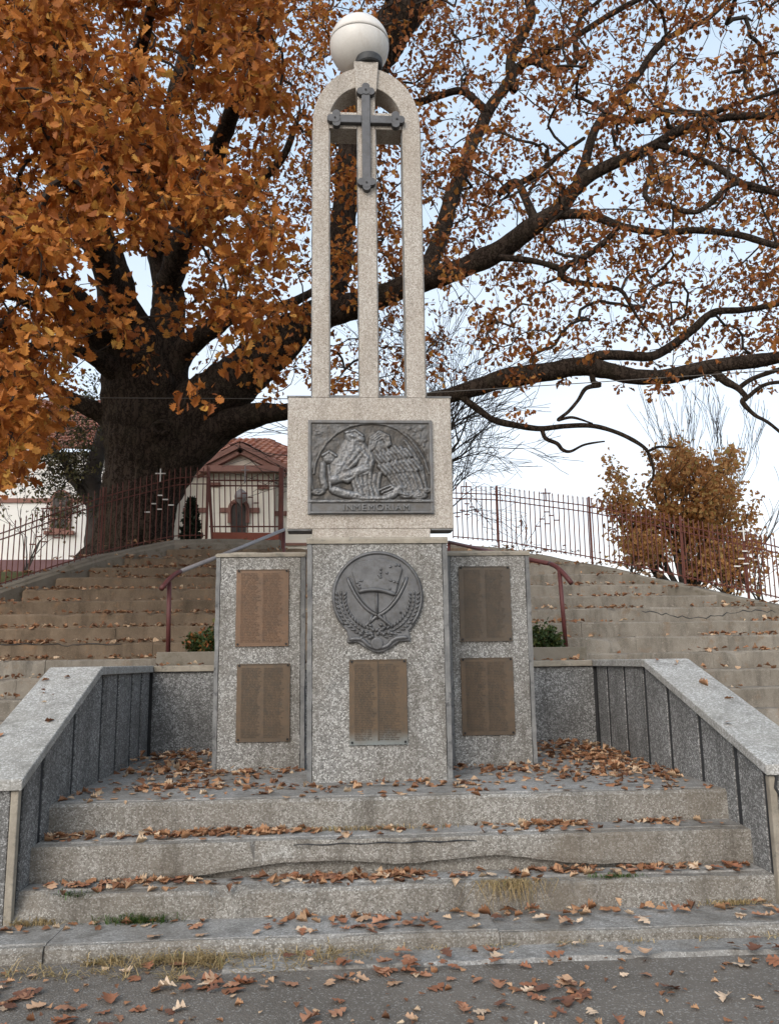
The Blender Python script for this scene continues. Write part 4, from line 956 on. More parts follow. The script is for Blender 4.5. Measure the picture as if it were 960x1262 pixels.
LIMBS = [
 # rising stems left of the pillar
 [(172,470,16,88),(160,420,16,62),(148,375,15.8,50),(136,330,15.6,46),(118,280,15.3,40),(98,215,15,34),(72,150,14.6,28),(48,80,14.2,22),(20,0,13.8,18),(0,-90,13.5,12)],
 [(190,460,16,70),(203,410,16.1,50),(207,360,16.2,40),(198,300,16.3,32),(192,240,16.3,26),(206,160,16.2,22),(228,80,16,26),(250,20,15.6,36),(275,-50,15.2,26),(300,-130,15,16)],
 [(250,20,15.6,22),(300,0,15.2,22),(345,-30,15,16),(400,-90,15,10)],
 [(140,330,15.6,30),(110,300,15.9,24),(70,270,16.3,18),(20,262,16.6,13),(-60,240,17,9)],
 # right: the great rising limb behind the pillar
 [(185,600,16,60),(205,555,16,84),(235,515,16,84),(270,486,15.8,70),(310,455,15.6,62.0),(355,415,15.2,48.6),(395,388,14.9,41.4),(440,374,14.6,34.2),(485,358,14.3,29.7),(530,344,14,28.8),(575,328,13.7,27.9),(615,308,13.5,27.0),(655,280,13.2,25.2),(690,255,13,21.6),(722,222,12.8,18.0),(760,200,12.6,16.2),(800,183,12.4,15.3),(845,160,12.2,13.5),(890,147,12,11.7),(960,142,11.7,9.9),(1060,120,11.4,7.2)],
 [(395,392,14.9,40),(412,350,15,36),(422,300,15,33),(426,250,15,32),(430,200,15,34),(440,140,15,40),(458,85,14.8,46),(480,45,14.6,56),(505,5,14.4,52),(530,-50,14.2,36),(560,-130,14,22)],
 # low horizontal limb
 [(180,640,16,50),(200,596,16,62),(224,562,15.95,62),(252,538,15.9,52),(284,521,15.7,38),(316,513,15.5,30),(355,508,15.2,21.3),(420,504,14.8,19.7),(480,500,14.5,19.7),(535,492,14.2,19.7),(580,480,14,22.1),(620,467,13.8,25.4),(660,458,13.6,24.6),(700,455,13.4,23.8),(735,457,13.2,23.8),(775,461,13,21.3),(815,461,12.8,20.5),(850,456,12.6,19.7),(890,448,12.4,18.0),(930,441,12.2,18.0),(985,432,12,14.8),(1080,410,11.8,9.8)],
 [(570,489,14.0,10.2),(586,502,14,9.3),(606,517,14,8.5),(632,524,13.9,8.5),(662,528,13.8,7.2),(695,524,13.7,6.8),(725,524,13.6,6.4),(750,530,13.5,6.0),(775,540,13.4,5.5),(795,552,13.3,5.1),(802,565,13.3,4.7),(806,580,13.3,3.8),(803,592,13.3,3.0),(796,602,13.3,2.1)],
 [(728,455,13.2,9),(730,472,13.2,7),(738,476,13.2,6),(722,480,13.2,6),(712,494,13.2,5),(700,507,13.2,4.5),(687,517,13.2,4),(705,514,13.2,3.5),(730,522,13.2,2.5)],
 [(668,528,13.8,6),(672,540,13.8,5),(686,546,13.8,5.5),(693,554,13.8,5),(703,556,13.8,4),(720,548,13.8,3),(745,544,13.7,2)],
 [(800,555,13.3,4),(812,550,13.3,3.5),(832,551,13.3,2)],
 [(878,455,12.5,11.9),(893,470,12.4,10.2),(908,478,12.4,8.5),(918,490,12.3,7.6),(914,496,12.3,6.8),(930,512,12.3,5.1),(948,522,12.2,4.2),(975,545,12.2,3.4)],
 [(908,480,12.4,7),(925,466,12.3,7),(955,455,12.2,6),(1010,440,12.2,4)],
 [(920,490,12.3,6),(938,475,12.2,5),(960,470,12.2,5),(1000,474,12.2,3)],
 [(712,454,13.3,11.9),(735,440,13.2,13.6),(765,437,13.1,13.6),(800,438,13,12.8),(828,425,12.9,11.9),(855,405,12.8,11.0),(880,385,12.7,10.2),(915,382,12.5,8.5),(960,374,12.4,6.8),(1040,350,12,5.1)],
 # uprights from the rising limb
 [(528,345,14.1,22.1),(541,300,14.4,21.2),(554,255,14.7,20.4),(572,205,15,18.7),(592,155,15.3,17.0),(612,118,15.5,15.3),(632,92,15.6,13.6),(655,70,15.7,11.0),(690,55,15.7,9.3),(720,38,15.8,8.5),(765,12,15.8,7.6),(830,-25,15.8,6.0)],
 [(640,84,15.6,12),(658,74,15.5,11),(685,88,15.3,9),(707,78,15.2,9),(708,50,15.2,8),(716,20,15.2,6),(740,0,15.2,6),(770,-40,15.2,4)],
 [(632,110,15.5,13),(630,70,15.6,14),(655,20,15.7,14),(652,-20,15.7,12),(660,-90,15.7,8)],
 [(600,140,15.3,12),(572,112,15.4,11),(540,118,15.5,10),(512,126,15.5,10),(480,122,15.5,8),(440,112,15.6,5)],
 [(712,235,12.9,15.3),(722,190,13.2,12.8),(735,158,13.4,11.9),(758,125,13.6,11.0),(785,92,13.8,10.2),(808,62,13.9,9.3),(838,38,14,8.5),(872,22,14,7.6),(902,-4,14,6.8),(950,-50,14,5.1)],
 [(748,145,13.5,10),(785,148,13.3,10),(825,138,13.1,9),(870,140,12.9,9),(905,128,12.7,7),(960,110,12.5,6)],
 [(690,262,13,14.4),(712,262,12.8,12.8),(740,268,12.6,11.2),(775,280,12.4,10.4),(815,288,12.2,9.6),(860,286,12,9.6),(910,290,11.8,8.8),(960,304,11.6,8.8),(1050,320,11.4,5.6)],
 [(765,275,12.4,8.0),(748,292,12.5,8.8),(725,310,12.6,8.8),(700,326,12.7,8.0),(690,338,12.7,10.4),(702,346,12.7,8.8),(728,351,12.6,6.4),(762,357,12.5,5.6),(775,375,12.5,4.8),(786,394,12.5,4.0),(800,410,12.5,2.4)],
 [(692,332,12.7,9),(672,326,12.8,8),(650,322,12.9,8),(615,318,13.2,9)],
 [(800,185,12.4,8.0),(802,210,12.2,8.0),(795,240,12,7.2),(825,255,11.8,7.2),(860,262,11.6,7.2),(905,225,11.6,7.2),(960,240,11.5,7.2)],
 [(805,178,12.4,8.0),(840,190,12,8.0),(880,205,11.8,8.0),(925,230,11.6,8.0),(970,240,11.5,6.4)],
 [(660,278,13.2,14),(640,225,13.6,10),(615,240,13.8,8),(660,215,13.6,8),(690,190,13.5,7),(720,170,13.4,5)],
 # left, low
 [(150,540,16,40),(128,514,15.9,26),(105,500,15.7,22),(78,488,15.5,20),(50,470,15.2,18),(20,452,14.9,16),(-30,430,14.5,13),(-110,400,14,8)],
 [(165,470,16,50),(135,430,15.6,44),(108,405,15.2,40),(90,398,14.9,30),(70,385,14.3,20),(40,372,13.2,16),(0,360,12,14),(-60,350,11,10)],
 [(175,500,16,40),(150,462,15.6,36),(132,448,15.3,28),(118,440,15,20),(80,430,14.2,12),(40,425,13,8)],
 # inner right of trunk
 [(210,480,16,50),(222,440,15.8,34),(242,415,15.5,28),(268,398,15.2,24),(290,382,15,22),(310,377,14.8,18),(335,384,14.7,15),(365,372,14.6,12),(400,352,14.6,8)],
 [(205,330,16.2,22),(222,290,15.9,22),(250,270,15.5,22),(285,252,15.1,20),(320,225,14.6,14),(350,190,14.2,10),(370,140,14,6)],
 [(195,290,16.3,18),(180,262,16,16),(150,250,15.6,13),(130,232,15.3,12),(118,205,15.2,8)],
 [(182,260,15.6,12),(190,235,15.4,12),(205,212,15.3,12),(232,200,15.3,10),(260,190,15.2,6)],
 # limbs reaching forward over the steps
 [(165,400,15.8,40),(130,330,14.4,34),(100,240,12.8,28),(75,150,11.4,24),(60,70,10.3,20),(50,-30,9.4,16),(50,-140,8.6,10)],
 [(205,350,16,34),(240,265,14.4,28),(270,180,12.8,24),(300,100,11.4,20),(325,20,10.4,16),(340,-80,9.6,11)],
 [(150,420,15.6,34),(95,370,13.6,28),(40,335,11.8,24),(-20,310,10.4,20),(-100,280,9.4,14)],
 [(190,300,15.8,26),(170,200,13.4,22),(165,110,11.6,18),(185,20,10.2,14),(200,-80,9.4,10)],
]
for sp in LIMBS: limb(sp)
# foliage clusters grow a twig network out of the limbs
def dens(x, y):
    d = 0.
    if x < 400:
        if 95 < x < 240 and y > 300+ (18 if x > 190 else 0): d = .10 if y < 470 else 0
        elif y < 335: d = 1.0
        elif y < 420: d = .75 if x < 150 else (.6 if x > 185 else .35)
        elif y < 490: d = .85 if x < 85 else (.35 if x > 320 else (.22 if x > 225 else .12))
        elif y < 600: d = .75 if x < 75-(y-490)*.15 else (.0 if x > 230 else 0)
    elif x < 540: d = .85 if y < 345 else (.30 if y < 490 else 0)
    else:
        if y < 330: d = .74
        elif y < 425: d = .60 if x > 700 else .42
        elif y < 455: d = .34
        elif y < 475: d = .05
    # sky openings seen through the crown
    for (gx, gy, rx, ry, k) in ((545, 160, 30, 60, .85), (270, 155, 40, 40, .75), (345, 40, 40, 30, .6), (690, 160, 40, 30, .7), (640, 390, 40, 30, .6), (790, 60, 60, 40, .65), (700, 75, 30, 25, .5), (570, 60, 40, 26, .45), (880, 40, 40, 30, .55),
                                (730, 380, 40, 30, .7), (560, 420, 40, 40, .65), (840, 320, 50, 20, .5), (90, 345, 26, 22, .7), (300, 260, 26, 16, .5), (255, 410, 30, 24, .6), (930, 20, 40, 30, .6), (640, 200, 24, 20, .4), (500, 170, 20, 120, .35), (235, 290, 50, 40, .6), (130, 270, 40, 45, .55), (25, 60, 40, 30, .5), (200, 100, 30, 25, .5), (245, 20, 40, 25, .6), (180, 215, 35, 25, .4), (85, 445, 40, 30, .5)):
        q = ((x-gx)/rx)**2+((y-gy)/ry)**2
        if q < 1: d *= 1-k*(1-q*q)
    return d
C = []                                                       # (pos, layer)
def sample(nc, x0, x1, y0, y1, Yr, layer, f=dens, thr=.0):
    c = 0; tries = 0
    while c < nc and tries < nc*60:
        tries += 1; x, y = random.uniform(x0, x1), random.uniform(y0, y1); Y = random.uniform(*Yr)
        if random.random() > f(x, y): continue
        p = at(x, y, Y)
        if mnoise.noise(p*1.0+Vector((3, 1, 7))) < thr: continue
        if p.y < 8.2 and -1.2 < p.x < 1.8: continue
        C.append((p, layer)); c += 1
sample(820, -160, 345, -160, 600, (7.8, 11.5), 0, dens, .04)
sample(900, -200, 400, -200, 500, (11.5, 16), 1, dens, -.25)
sample(850, -200, 420, -200, 470, (15, 19.5), 2, dens, -.3)
sample(480, 390, 560, -200, 500, (11.5, 18.5), 1, dens, -.25)
sample(1080, 530, 1120, -160, 470, (10.5, 16.5), 1, dens, .03)
sample(330, 530, 1120, -160, 440, (15, 19), 2, dens, -.05)
for (x, y, Y, k) in ((375, 385, 11.5, 3), (362, 383, 11.5, 2), (645, 470, 13.6, 2), (632, 466, 13.6, 2), (605, 480, 13.9, 1), (650, 513, 13.8, 1), (632, 508, 13.8, 1), (700, 470, 13.3, 1), (805, 478, 12.8, 2), (820, 475, 12.8, 1), (760, 470, 13.2, 1), (870, 475, 12.6, 1), (935, 478, 12.3, 1), (640, 425, 13.6, 2), (655, 433, 13.6, 2)):
    for _ in range(k): C.append((at(x+random.uniform(-6, 6), y+random.uniform(-6, 6), Y+random.uniform(-.2, .2)), 3))
NP = np.array([tuple(p) for p in NET_P]); NRr = np.array(NET_R); nlimb = len(NP)
cp = np.array([tuple(c[0]) for c in C]); lay = np.array([c[1] for c in C])
d0 = np.array([np.min(np.linalg.norm(NP-q, axis=1)) for q in cp]); order = np.argsort(d0)
cap_ = nlimb+len(cp)*6+10
AP = np.zeros((cap_, 3)); AP[:nlimb] = NP; par = -np.ones(cap_, int); cnt = np.zeros(cap_); nn_ = nlimb
twigs = []; spurs = []
for oi in order:
    q = cp[oi]; dd = np.linalg.norm(AP[:nn_]-q, axis=1); j = int(np.argmin(dd+np.where(np.arange(nn_) < nlimb, 0, .05)))
    a = AP[j]; L_ = dd[j]; m = max(2, min(5, int(L_/.22)+1)); path = [j]
    if L_ > 2.1: cp[oi] = (0, 0, -50); continue
    side = rng.standard_normal(3)*.12*L_; side[2] += .10*L_
    for k in range(1, m+1):
        t_ = k/m; p = a+(q-a)*t_+side*math.sin(math.pi*t_)+rng.standard_normal(3)*.02*L_
        if k == m: p = q
        AP[nn_] = p; par[nn_] = path[-1]; path.append(nn_); nn_ += 1
    twigs.append(path)
    j = path[-1]
    while j >= nlimb: cnt[j] += 1; j = par[j]
mb = MB()
for path in twigs:
    pts = [Vector(AP[k]) for k in path]; rad = [min(.05, .0048*max(1, cnt[k])**.5) for k in path]; rad[0] = rad[1]
    mb.tube(pts, rad, 4 if max(rad) < .02 else 6, cap=False)
# bare twiglets beyond the leaves, most on the right where the crown is thin
for path in twigs[::2]:
    for _ in range(3):
        p = Vector(AP[path[-1]]); d = Vector(rng.standard_normal(3)); d.z += .2; d = d.normalized()*random.uniform(.2, .55)
        mb.tube([p, p+d*.5+Vector(rng.standard_normal(3)*.03), p+d+Vector(rng.standard_normal(3)*.06)], [.004, .003, .0016], 3, cap=False)
o = build('twigs', mb, 'twig', oak, fix=False); o['kind'] = 'stuff'
lay[cp[:, 2] < -10] = 9
# leaves
def leaves_at(pos, k, spread, size, flat=.8):
    n = len(pos)*k; c = np.repeat(pos, k, 0); off = rng.standard_normal((n, 3)); off /= np.linalg.norm(off, axis=1, keepdims=True)
    off *= (rng.random((n, 1))**.5)*spread; off[:, 2] *= .75
    yd = off/spread+rng.standard_normal((n, 3))*.5+np.array([0, 0, -.35]); zd = rng.standard_normal((n, 3))*.75+np.array([0, -.35, .8*flat])
    return c+off, frames(yd, zd), rng.uniform(.5, 1.25, n)*size
p_, f_, s_ = leaves_at(cp[(lay == 0)], 30, .29, .122)
dist = np.linalg.norm(p_-np.array([0, 0, EYE]), axis=1)
prj = np.array([project(q) for q in p_]); vis = (prj[:, 0] > 5) & (prj[:, 0] < 400) & (prj[:, 1] > 5) & (prj[:, 1] < 640)
pick = np.where(vis)[0]; pick = pick[np.argsort(dist[pick])[:300]]
rest = np.ones(len(p_), bool); rest[pick] = False
o = scatter_leaves('foliage', p_[rest], f_[rest], s_[rest], 'oak_leaf', oak, OAK, .22, .25); o['kind'] = 'stuff'
lm = []
for vi in range(5):
    T, r, l = leaf_template(OAK, random.uniform(.05, .25), random.uniform(.05, .3)); me = bpy.data.meshes.new('leaf'); me.from_pydata([tuple(v) for v in T], [], [r, l]); me.materials.append(M['oak_leaf_single']); lm.append(me)
Lo = WL[oak]
for i in pick:
    o = bpy.data.objects.new('leaf', lm[i % 5]); COL.objects.link(o); o.parent = oak
    m4 = Matrix([list(f_[i][k]*s_[i])+[p_[i][k]-Lo[k]] for k in range(3)]+[[0, 0, 0, 1]]); o.matrix_local = m4
for m_, sel in (('oak_leaf', (lay == 1) & (cp[:, 0] < .6)), ('oak_leaf_shaded', (lay == 1) & (cp[:, 0] >= .6))):
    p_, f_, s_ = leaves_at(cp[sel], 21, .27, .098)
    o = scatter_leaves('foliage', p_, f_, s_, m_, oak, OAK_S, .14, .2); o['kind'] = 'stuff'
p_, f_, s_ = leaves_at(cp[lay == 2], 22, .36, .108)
o = scatter_leaves('foliage', p_, f_, s_, 'oak_leaf_shaded', oak, OAK_S, .14, .2); o['kind'] = 'stuff'
p_, f_, s_ = leaves_at(cp[lay == 3], 14, .15, .10)
o = scatter_leaves('foliage', p_, f_, s_, 'oak_leaf', oak, OAK_S, .14, .2); o['kind'] = 'stuff'

# generic branching tree for the lesser trees
kw_floor = [.004]
def grow(mb, p, d, length, r, depth, tips, spread=.55, up=.15, nseg=4, kids=3, shrink=.68, sides=6, grav=0.):
    pts = [p]; rad = [r]
    for i in range(nseg):
        d = (d+Vector((random.gauss(0, .12), random.gauss(0, .12), random.gauss(0, .06)+up*.25-grav))).normalized(); p = p+d*length/nseg; pts.append(p); rad.append(max(kw_floor[0], r*(1-.45*(i+1)/nseg)))
    mb.tube(pts, rad, sides if r > .012 else 4, cap=False)
    if depth == 0: tips.extend(pts[1:]); return
    if depth <= 1: tips.append(pts[-1])
    for k in range(kids):
        i = random.randint(max(1, nseg-3), nseg) if k else nseg
        a = random.uniform(0, 6.28); o = d.orthogonal().normalized(); w = d.cross(o); nd = (d+(o*math.cos(a)+w*math.sin(a))*random.uniform(.5, 1.2)*spread*2+Vector((0, 0, up))).normalized()
        grow(mb, pts[i], nd, length*shrink*random.uniform(.8, 1.15), rad[i]*.72, depth-1, tips, spread, up, nseg, kids, shrink, sides, grav)
def small_tree(name, label, base, trunks, leaf=None, leaf_mat='bush_leaf', per=8, spr=.22, size=.1, bark='bark_far', group=None, **kw):
    root = thing(name, label, 'tree', tuple(base), group); tips = []; tb = MB(); bb = MB()
    for (d, length, r, depth) in trunks:
        sub = MB(); grow(sub, Vector(base), Vector(d).normalized(), length, r, depth, tips, **kw); bb.add(sub.v, sub.f)
    build('branches', bb, bark, root, fix=False, smooth=True)
    if leaf:
        tp = np.array([tuple(t_) for t_ in tips]); tp = tp[rng.random(len(tp)) < leaf]
        p_, f_, s_ = leaves_at(tp, per, spr, size); o = scatter_leaves('foliage', p_, f_, s_, leaf_mat, root, OAK_S); o['kind'] = 'stuff'
    return root
# orange tree beyond the right fence: several upright stems
kw_floor[0] = .006; random.seed(21)
b0 = at(846, 738, 18.5)
small_tree('young_oak_tree', 'bushy orange brown young tree growing behind the right fence', b0,
           [((x_, 0, 1), l_, .075, 3) for x_, l_ in ((-1.15, 1.2), (-.8, 1.4), (-.45, 1.6), (-.2, 1.7), (.12, 1.65), (.4, 1.7), (.75, 1.55), (1.1, 1.3), (-.05, 1.3), (-1.5, .9), (1.6, .95))], .95, 'bush_leaf', 9, .24, .11, spread=.46, up=.26, kids=3, shrink=.68)
for (px, py, hgt, lab) in ((905, 735, .75, 'low russet bush at the foot of the right fence below the bare poplar'), (940, 745, .8, 'low russet bush at the far right end of the fence'), (775, 715, .6, 'low russet bush at the foot of the fence beside the bushy orange tree')):
    b1 = at(px, py+8, 17); small_tree('bush', lab, b1, [((random.gauss(0, .5), random.gauss(0, .3), 1), hgt, .02, 2) for _ in range(5)], .6, 'bush_leaf', 6, .16, .095, 'bark_far', 'russet bushes along the right fence', spread=.5, up=.2)
    bpy.data.objects[-1] if False else None
random.seed(5)
small_tree('bare_tree', 'tall bare slender tree at the right edge behind the orange tree', at(895, 740, 24), [((-.04, 0, 1), 2.6, .06, 4), ((.18, 0, 1), 2.4, .05, 4), ((-.22, 0, 1), 2.3, .045, 4), ((.42, 0, 1), 2.3, .045, 4), ((.8, 0, 1), 2.0, .04, 3)], None, spread=.15, up=.26, kids=3, shrink=.74, nseg=4)
random.seed(9)
small_tree('bare_tree', 'bare tree with fine drooping twigs behind the pillar', at(478, 690, 22), [((.02, 0, 1), 3.4, .13, 4), ((.22, .05, 1), 3.1, .09, 4), ((.55, -.1, .8), 2.6, .07, 4), ((.9, 0, .8), 2.2, .06, 4), ((-.3, 0, 1), 2.6, .07, 3)], None, spread=.34, up=.03, kids=4, shrink=.72, nseg=5, grav=.012)
random.seed(12)
lt = thing('leaning_tree', 'smaller forked tree with sparse dark leaves beside the oak trunk', 'tree', tuple(at(122, 705, 19)))
mb = MB()
pth, rad = limb_path([(122,712,19,36),(121,680,19,28),(119,650,19,25),(117,620,19,24),(115,590,19,22),(120,560,19,18),(128,530,19,14),(138,500,19,9)], .3); mb.add(*(lambda q: (q.v, q.f))(bark_tube(pth, rad, 12)))
pth2, rad2 = limb_path([(112,622,19,14),(102,605,18.9,11),(90,588,18.8,10),(78,568,18.7,8),(62,552,18.6,6),(40,545,18.4,4)], .3); mb.add(*(lambda q: (q.v, q.f))(bark_tube(pth2, rad2, 10)))
build('trunk', mb, 'bark_far', lt, smooth=True)
tips = []; mb = MB()
for p in pth[18:]+pth2[8:]:
    for _ in range(2): grow(mb, p, Vector((random.gauss(-.35, .7), random.gauss(0, .6), random.gauss(.2, .45))).normalized(), random.uniform(.5, .95), .012, 2, tips, kids=2, up=-.02)
o = build('twigs', mb, 'twig', lt, fix=False); o['kind'] = 'stuff'
tp = np.array([tuple(q) for q in tips]); tp = tp[rng.random(len(tp)) < .5]
p_, f_, s_ = leaves_at(tp, 5, .14, .075); o = scatter_leaves('foliage', p_, f_, s_, 'olive_leaf', lt, SIMPLE); o['kind'] = 'stuff'
# hanging sprays of small leaves across the white nave wall
sp_ = thing('sapling', 'thin leafy sapling spreading small dark leaves across the white church wall', 'tree', tuple(at(30, 712, 20)))
tips = []; mb = MB()
for k in range(4): grow(mb, at(30, 712, 20), Vector((random.gauss(0, .42), random.gauss(0, .3), 1.3)).normalized(), random.uniform(.9, 1.25), .022, 3, tips, kids=2, up=.2, spread=.4)
build('branches', mb, 'bark_far', sp_, fix=False)
tp = np.array([tuple(q) for q in tips]); tp = tp[(rng.random(len(tp)) < .45) & (tp[:, 2] > at(30, 625, 20).z)]
if len(tp): p_, f_, s_ = leaves_at(tp, 6, .2, .075); o = scatter_leaves('foliage', p_, f_, s_, 'olive_leaf', sp_, SIMPLE); o['kind'] = 'stuff'
# columnar conifer
cb = at(235, 675, 15.2); cf = thing('conifer', 'small dark cone shaped evergreen between the oak trunk and the gate', 'tree', tuple(cb))
hC = 58*15.2/FPX
build('trunk', MB().tube([cb, cb+Vector((0, 0, hC*.9))], [.03, .008], 6), 'bark_far', cf); random.seed(6)
n = 2600; h_ = rng.random(n)**1.2; a_ = rng.random(n)*6.283; rr2 = (.165*(1-h_)**.75+.015)*np.sqrt(rng.random(n))*(1+.25*np.sin(h_*40+a_*2))
pos = np.stack([cb.x+rr2*np.cos(a_), cb.y+rr2*np.sin(a_), cb.z+.03+h_*hC], 1); yd = np.stack([np.cos(a_), np.sin(a_), np.full(n, .9)], 1)+rnd(n)*.4
o = scatter_leaves('foliage', pos, frames(yd, rnd(n)), rng.uniform(.04, .09, n), 'conifer_leaf', cf, SIMPLE); o['kind'] = 'stuff'
# little leafy sapling through the right fence
sb = at(640, 700, 15.5); random.seed(3)
small_tree('sapling', 'tiny orange leaved sapling behind the right fence near the memorial', sb, [((random.gauss(0, .3), 0, 1), .55, .010, 2) for _ in range(3)], .3, 'bush_leaf', 1, .05, .07, kids=2)

# overhead cable
cable = MB().tube([at(-60, 489, 12.5), at(150, 490.5, 12.2), at(355, 491.5, 11.9), at(530, 484, 11.7), at(690, 474, 11.5), at(1020, 452, 11.2)], .007, 5)
build('overhead_cable', cable, 'cable_black', label='thin overhead cable crossing in front of the oak trunk', cat='cable')

# ------------------------------------------------------------------ fallen leaves
fm = []
def curled_leaf(r):
    n = 17; ph = r.uniform(-.4, .4); curl = r.uniform(-.7, 1.1); bend = r.uniform(-.35, .45); tw = r.uniform(-.5, .5); lob = r.uniform(.22, .36); v = []; f = []
    for i in range(n):
        t_ = i/(n-1); w = .36*math.sin(math.pi*min(1, .06+t_*.94)**.85)**.8*(1-lob+lob*math.cos(2*math.pi*3.1*t_+ph+2.6)); w = max(w, .012)
        side = .05*math.sin(3*t_+ph)
        for a in (-1, -.5, 0, .5, 1):
            x = a*w*(1+.12*r.random()*(abs(a) == 1)); z = curl*x*x*1.6+.22*abs(x)+bend*(t_-.5)**2+tw*x*(t_-.3)+.03*r.random()*abs(a)
            v.append((x+side, t_+.035*abs(a)*math.cos(2*math.pi*3.1*t_+ph), z))
    for i in range(n-1):
        for k in range(4): a = i*5+k; f.append((a, a+1, a+6, a+5))
    z0 = sorted(q[2] for q in v)[len(v)//5]; v = [(x, y-.5, z-z0) for x, y, z in v]
    st = len(v); v += [(-.01, -.68, .05), (.01, -.68, .05), (.012, -.49, .02), (-.012, -.49, .02)]; f.append((st, st+1, st+2, st+3)); return v, f
for vi in range(12):
    V_, F_ = curled_leaf(random.Random(vi*5+2)); me = bpy.data.meshes.new('fallen_leaf'); me.from_pydata(V_, [], F_); me.materials.append(M['fallen_leaf_single']); me.polygons.foreach_set('use_smooth', np.ones(len(F_), bool)); fm.append(me)
def surf(x, y):
    if y < 4.74: return 0
    if y < 5.05: return .025 if x > -.4 else 0
    if y < 5.46: return .088
    if y < 5.73: return .256
    if y < 6.045: return .482
    return .69
random.seed(40)
spots = []
cl = [(random.uniform(-2.4, 3.2), random.uniform(3.75, 4.9)) for _ in range(26)]
while len(spots) < 190:
    if random.random() < .6: c = random.choice(cl); x, y = c[0]+random.gauss(0, .12), c[1]+random.gauss(0, .07)
    else: x, y = random.uniform(-2.4, 3.2), random.uniform(3.7, 5.0)
    u, v = project((x, y, 0))
    if -15 < u < 975 and 3.6 < y < 5.02: spots.append((x, y, 'asphalt'))
cl = [(random.uniform(-2.3, 3.0), random.uniform(5.12, 5.43)) for _ in range(16)]
while len(spots) < 252:
    c = random.choice(cl); x, y = c[0]+random.gauss(0, .16), c[1]+random.gauss(0, .06)
    if 5.1 < y < 5.43 and -2.4 < x < 3.2: spots.append((x, y, 'kerb'))
while len(spots) < 300:
    x, y = random.uniform(XL+.1, XR-.1), random.uniform(5.56, 5.70)
    spots.append((x, y, 'first step'))
TONES = [('dark brown', (.15, .068, .043)), ('reddish brown', (.27, .115, .062)), ('brown', (.33, .165, .098)), ('tan', (.43, .27, .17)), ('pale tan', (.55, .41, .29))]
for i, (x, y, w) in enumerate(spots):
    o = bpy.data.objects.new('fallen_leaf', fm[i % 12]); COL.objects.link(o); s_ = random.uniform(.05, .112)
    tn, tc = random.choices(TONES, (2, 3, 3, 3, 2))[0]; k = random.uniform(.85, 1.15); o.color = (tc[0]*k, tc[1]*k, tc[2]*k, 1)
    o.location = (x, y, surf(x, y)+.008+random.random()*.01); o.scale = (s_*random.uniform(.95, 1.35), s_, s_*random.uniform(.6, 1.2)); o.rotation_euler = (random.gauss(0, .13), random.gauss(0, .13), random.uniform(0, 6.28))
    u, v = project((x, y, 0)); side = 'left' if u < 250 else ('middle' if u < 640 else 'right')
    if w == 'asphalt': pl_ = 'on the asphalt '+('by the kerb' if y > 4.45 else ('farthest from the steps' if y < 4.0 else 'short of the kerb'))+', '+side+' third'
    elif w == 'kerb': pl_ = 'on the lowest slab, '+side+' third'
    else: pl_ = 'on the first tread, '+side+' third'
    o['label'] = ('large ' if s_ > .08 else 'small ')+tn+' oak leaf '+pl_; o['category'] = 'leaf'
    o['group'] = {'asphalt': 'fallen leaves on the asphalt', 'kerb': 'fallen leaves on the lowest slab', 'first step': 'fallen leaves on the first tread'}[w]
pos = []
def addl(n, fx, fy, fz):
    for _ in range(n): x = fx(); y = fy(x); pos.append((x, y, fz(x, y)))
U_ = random.uniform
# smaller scraps on the asphalt, then the treads, then drifts in the platform corners
addl(420, lambda: U_(-2.6, 3.4), lambda x: U_(3.6, 5.0), lambda x, y: .012)
addl(120, lambda: U_(-2.3, 3.1), lambda x: U_(5.3, 5.44), lambda x, y: .10)
def band_x(k):
    while True:
        x = U_(XL+.05, XR-.05)
        if mnoise.noise(Vector((x*1.7, k, 0)))+.15 > random.random()*.7-.1: return x
addl(230, lambda: band_x(1.3), lambda x: 5.715-abs(random.gauss(0, .07)), lambda x, y: .262+U_(0, .012))
addl(90, lambda: U_(XL+.05, XR-.05), lambda x: U_(5.5, 5.71), lambda x, y: .262)
addl(110, lambda: U_(XL+.05, XR-.05), lambda x: U_(5.77, 6.03), lambda x, y: .489)
addl(170, lambda: U_(XL+.05, XR-.05), lambda x: U_(6.06, 6.75), lambda x, y: ZP+.013)
addl(330, lambda: band_x(6.3), lambda x: 6.03-abs(random.gauss(0, .085)), lambda x, y: .489+U_(0, .016))
def drift(n, cx0, cy0, sx, sy, h):
    for _ in range(n):
        x, y = random.gauss(cx0, sx), random.gauss(cy0, sy)
        if XL+.04 < x < XR-.04 and 6.1 < y < 8.96 and not (-.3 < x < .93 and 6.72 < y < 7.4) and not (-1.14 < x < 1.78 and 7.53 < y):
            pos.append((x, y, ZP+.012+U_(0, h)*max(0, 1-((x-cx0)/(2*sx))**2-((y-cy0)/(2*sy))**2)))
drift(327, -1.5, 8.4, .35, .45, .10); drift(202, -1.25, 7.5, .3, .35, .05); drift(110, -1.2, 6.75, .4, .25, .02); drift(405, 2.3, 8.55, .35, .4, .11); drift(280, 2.42, 7.6, .22, .5, .06); drift(170, 2.3, 6.9, .4, .3, .03); drift(120, 1.3, 7.1, .5, .25, .02); drift(90, -.7, 7.45, .3, .08, .04); drift(90, 1.3, 7.45, .4, .08, .04); drift(90, .3, 6.6, .9, .1, .015)
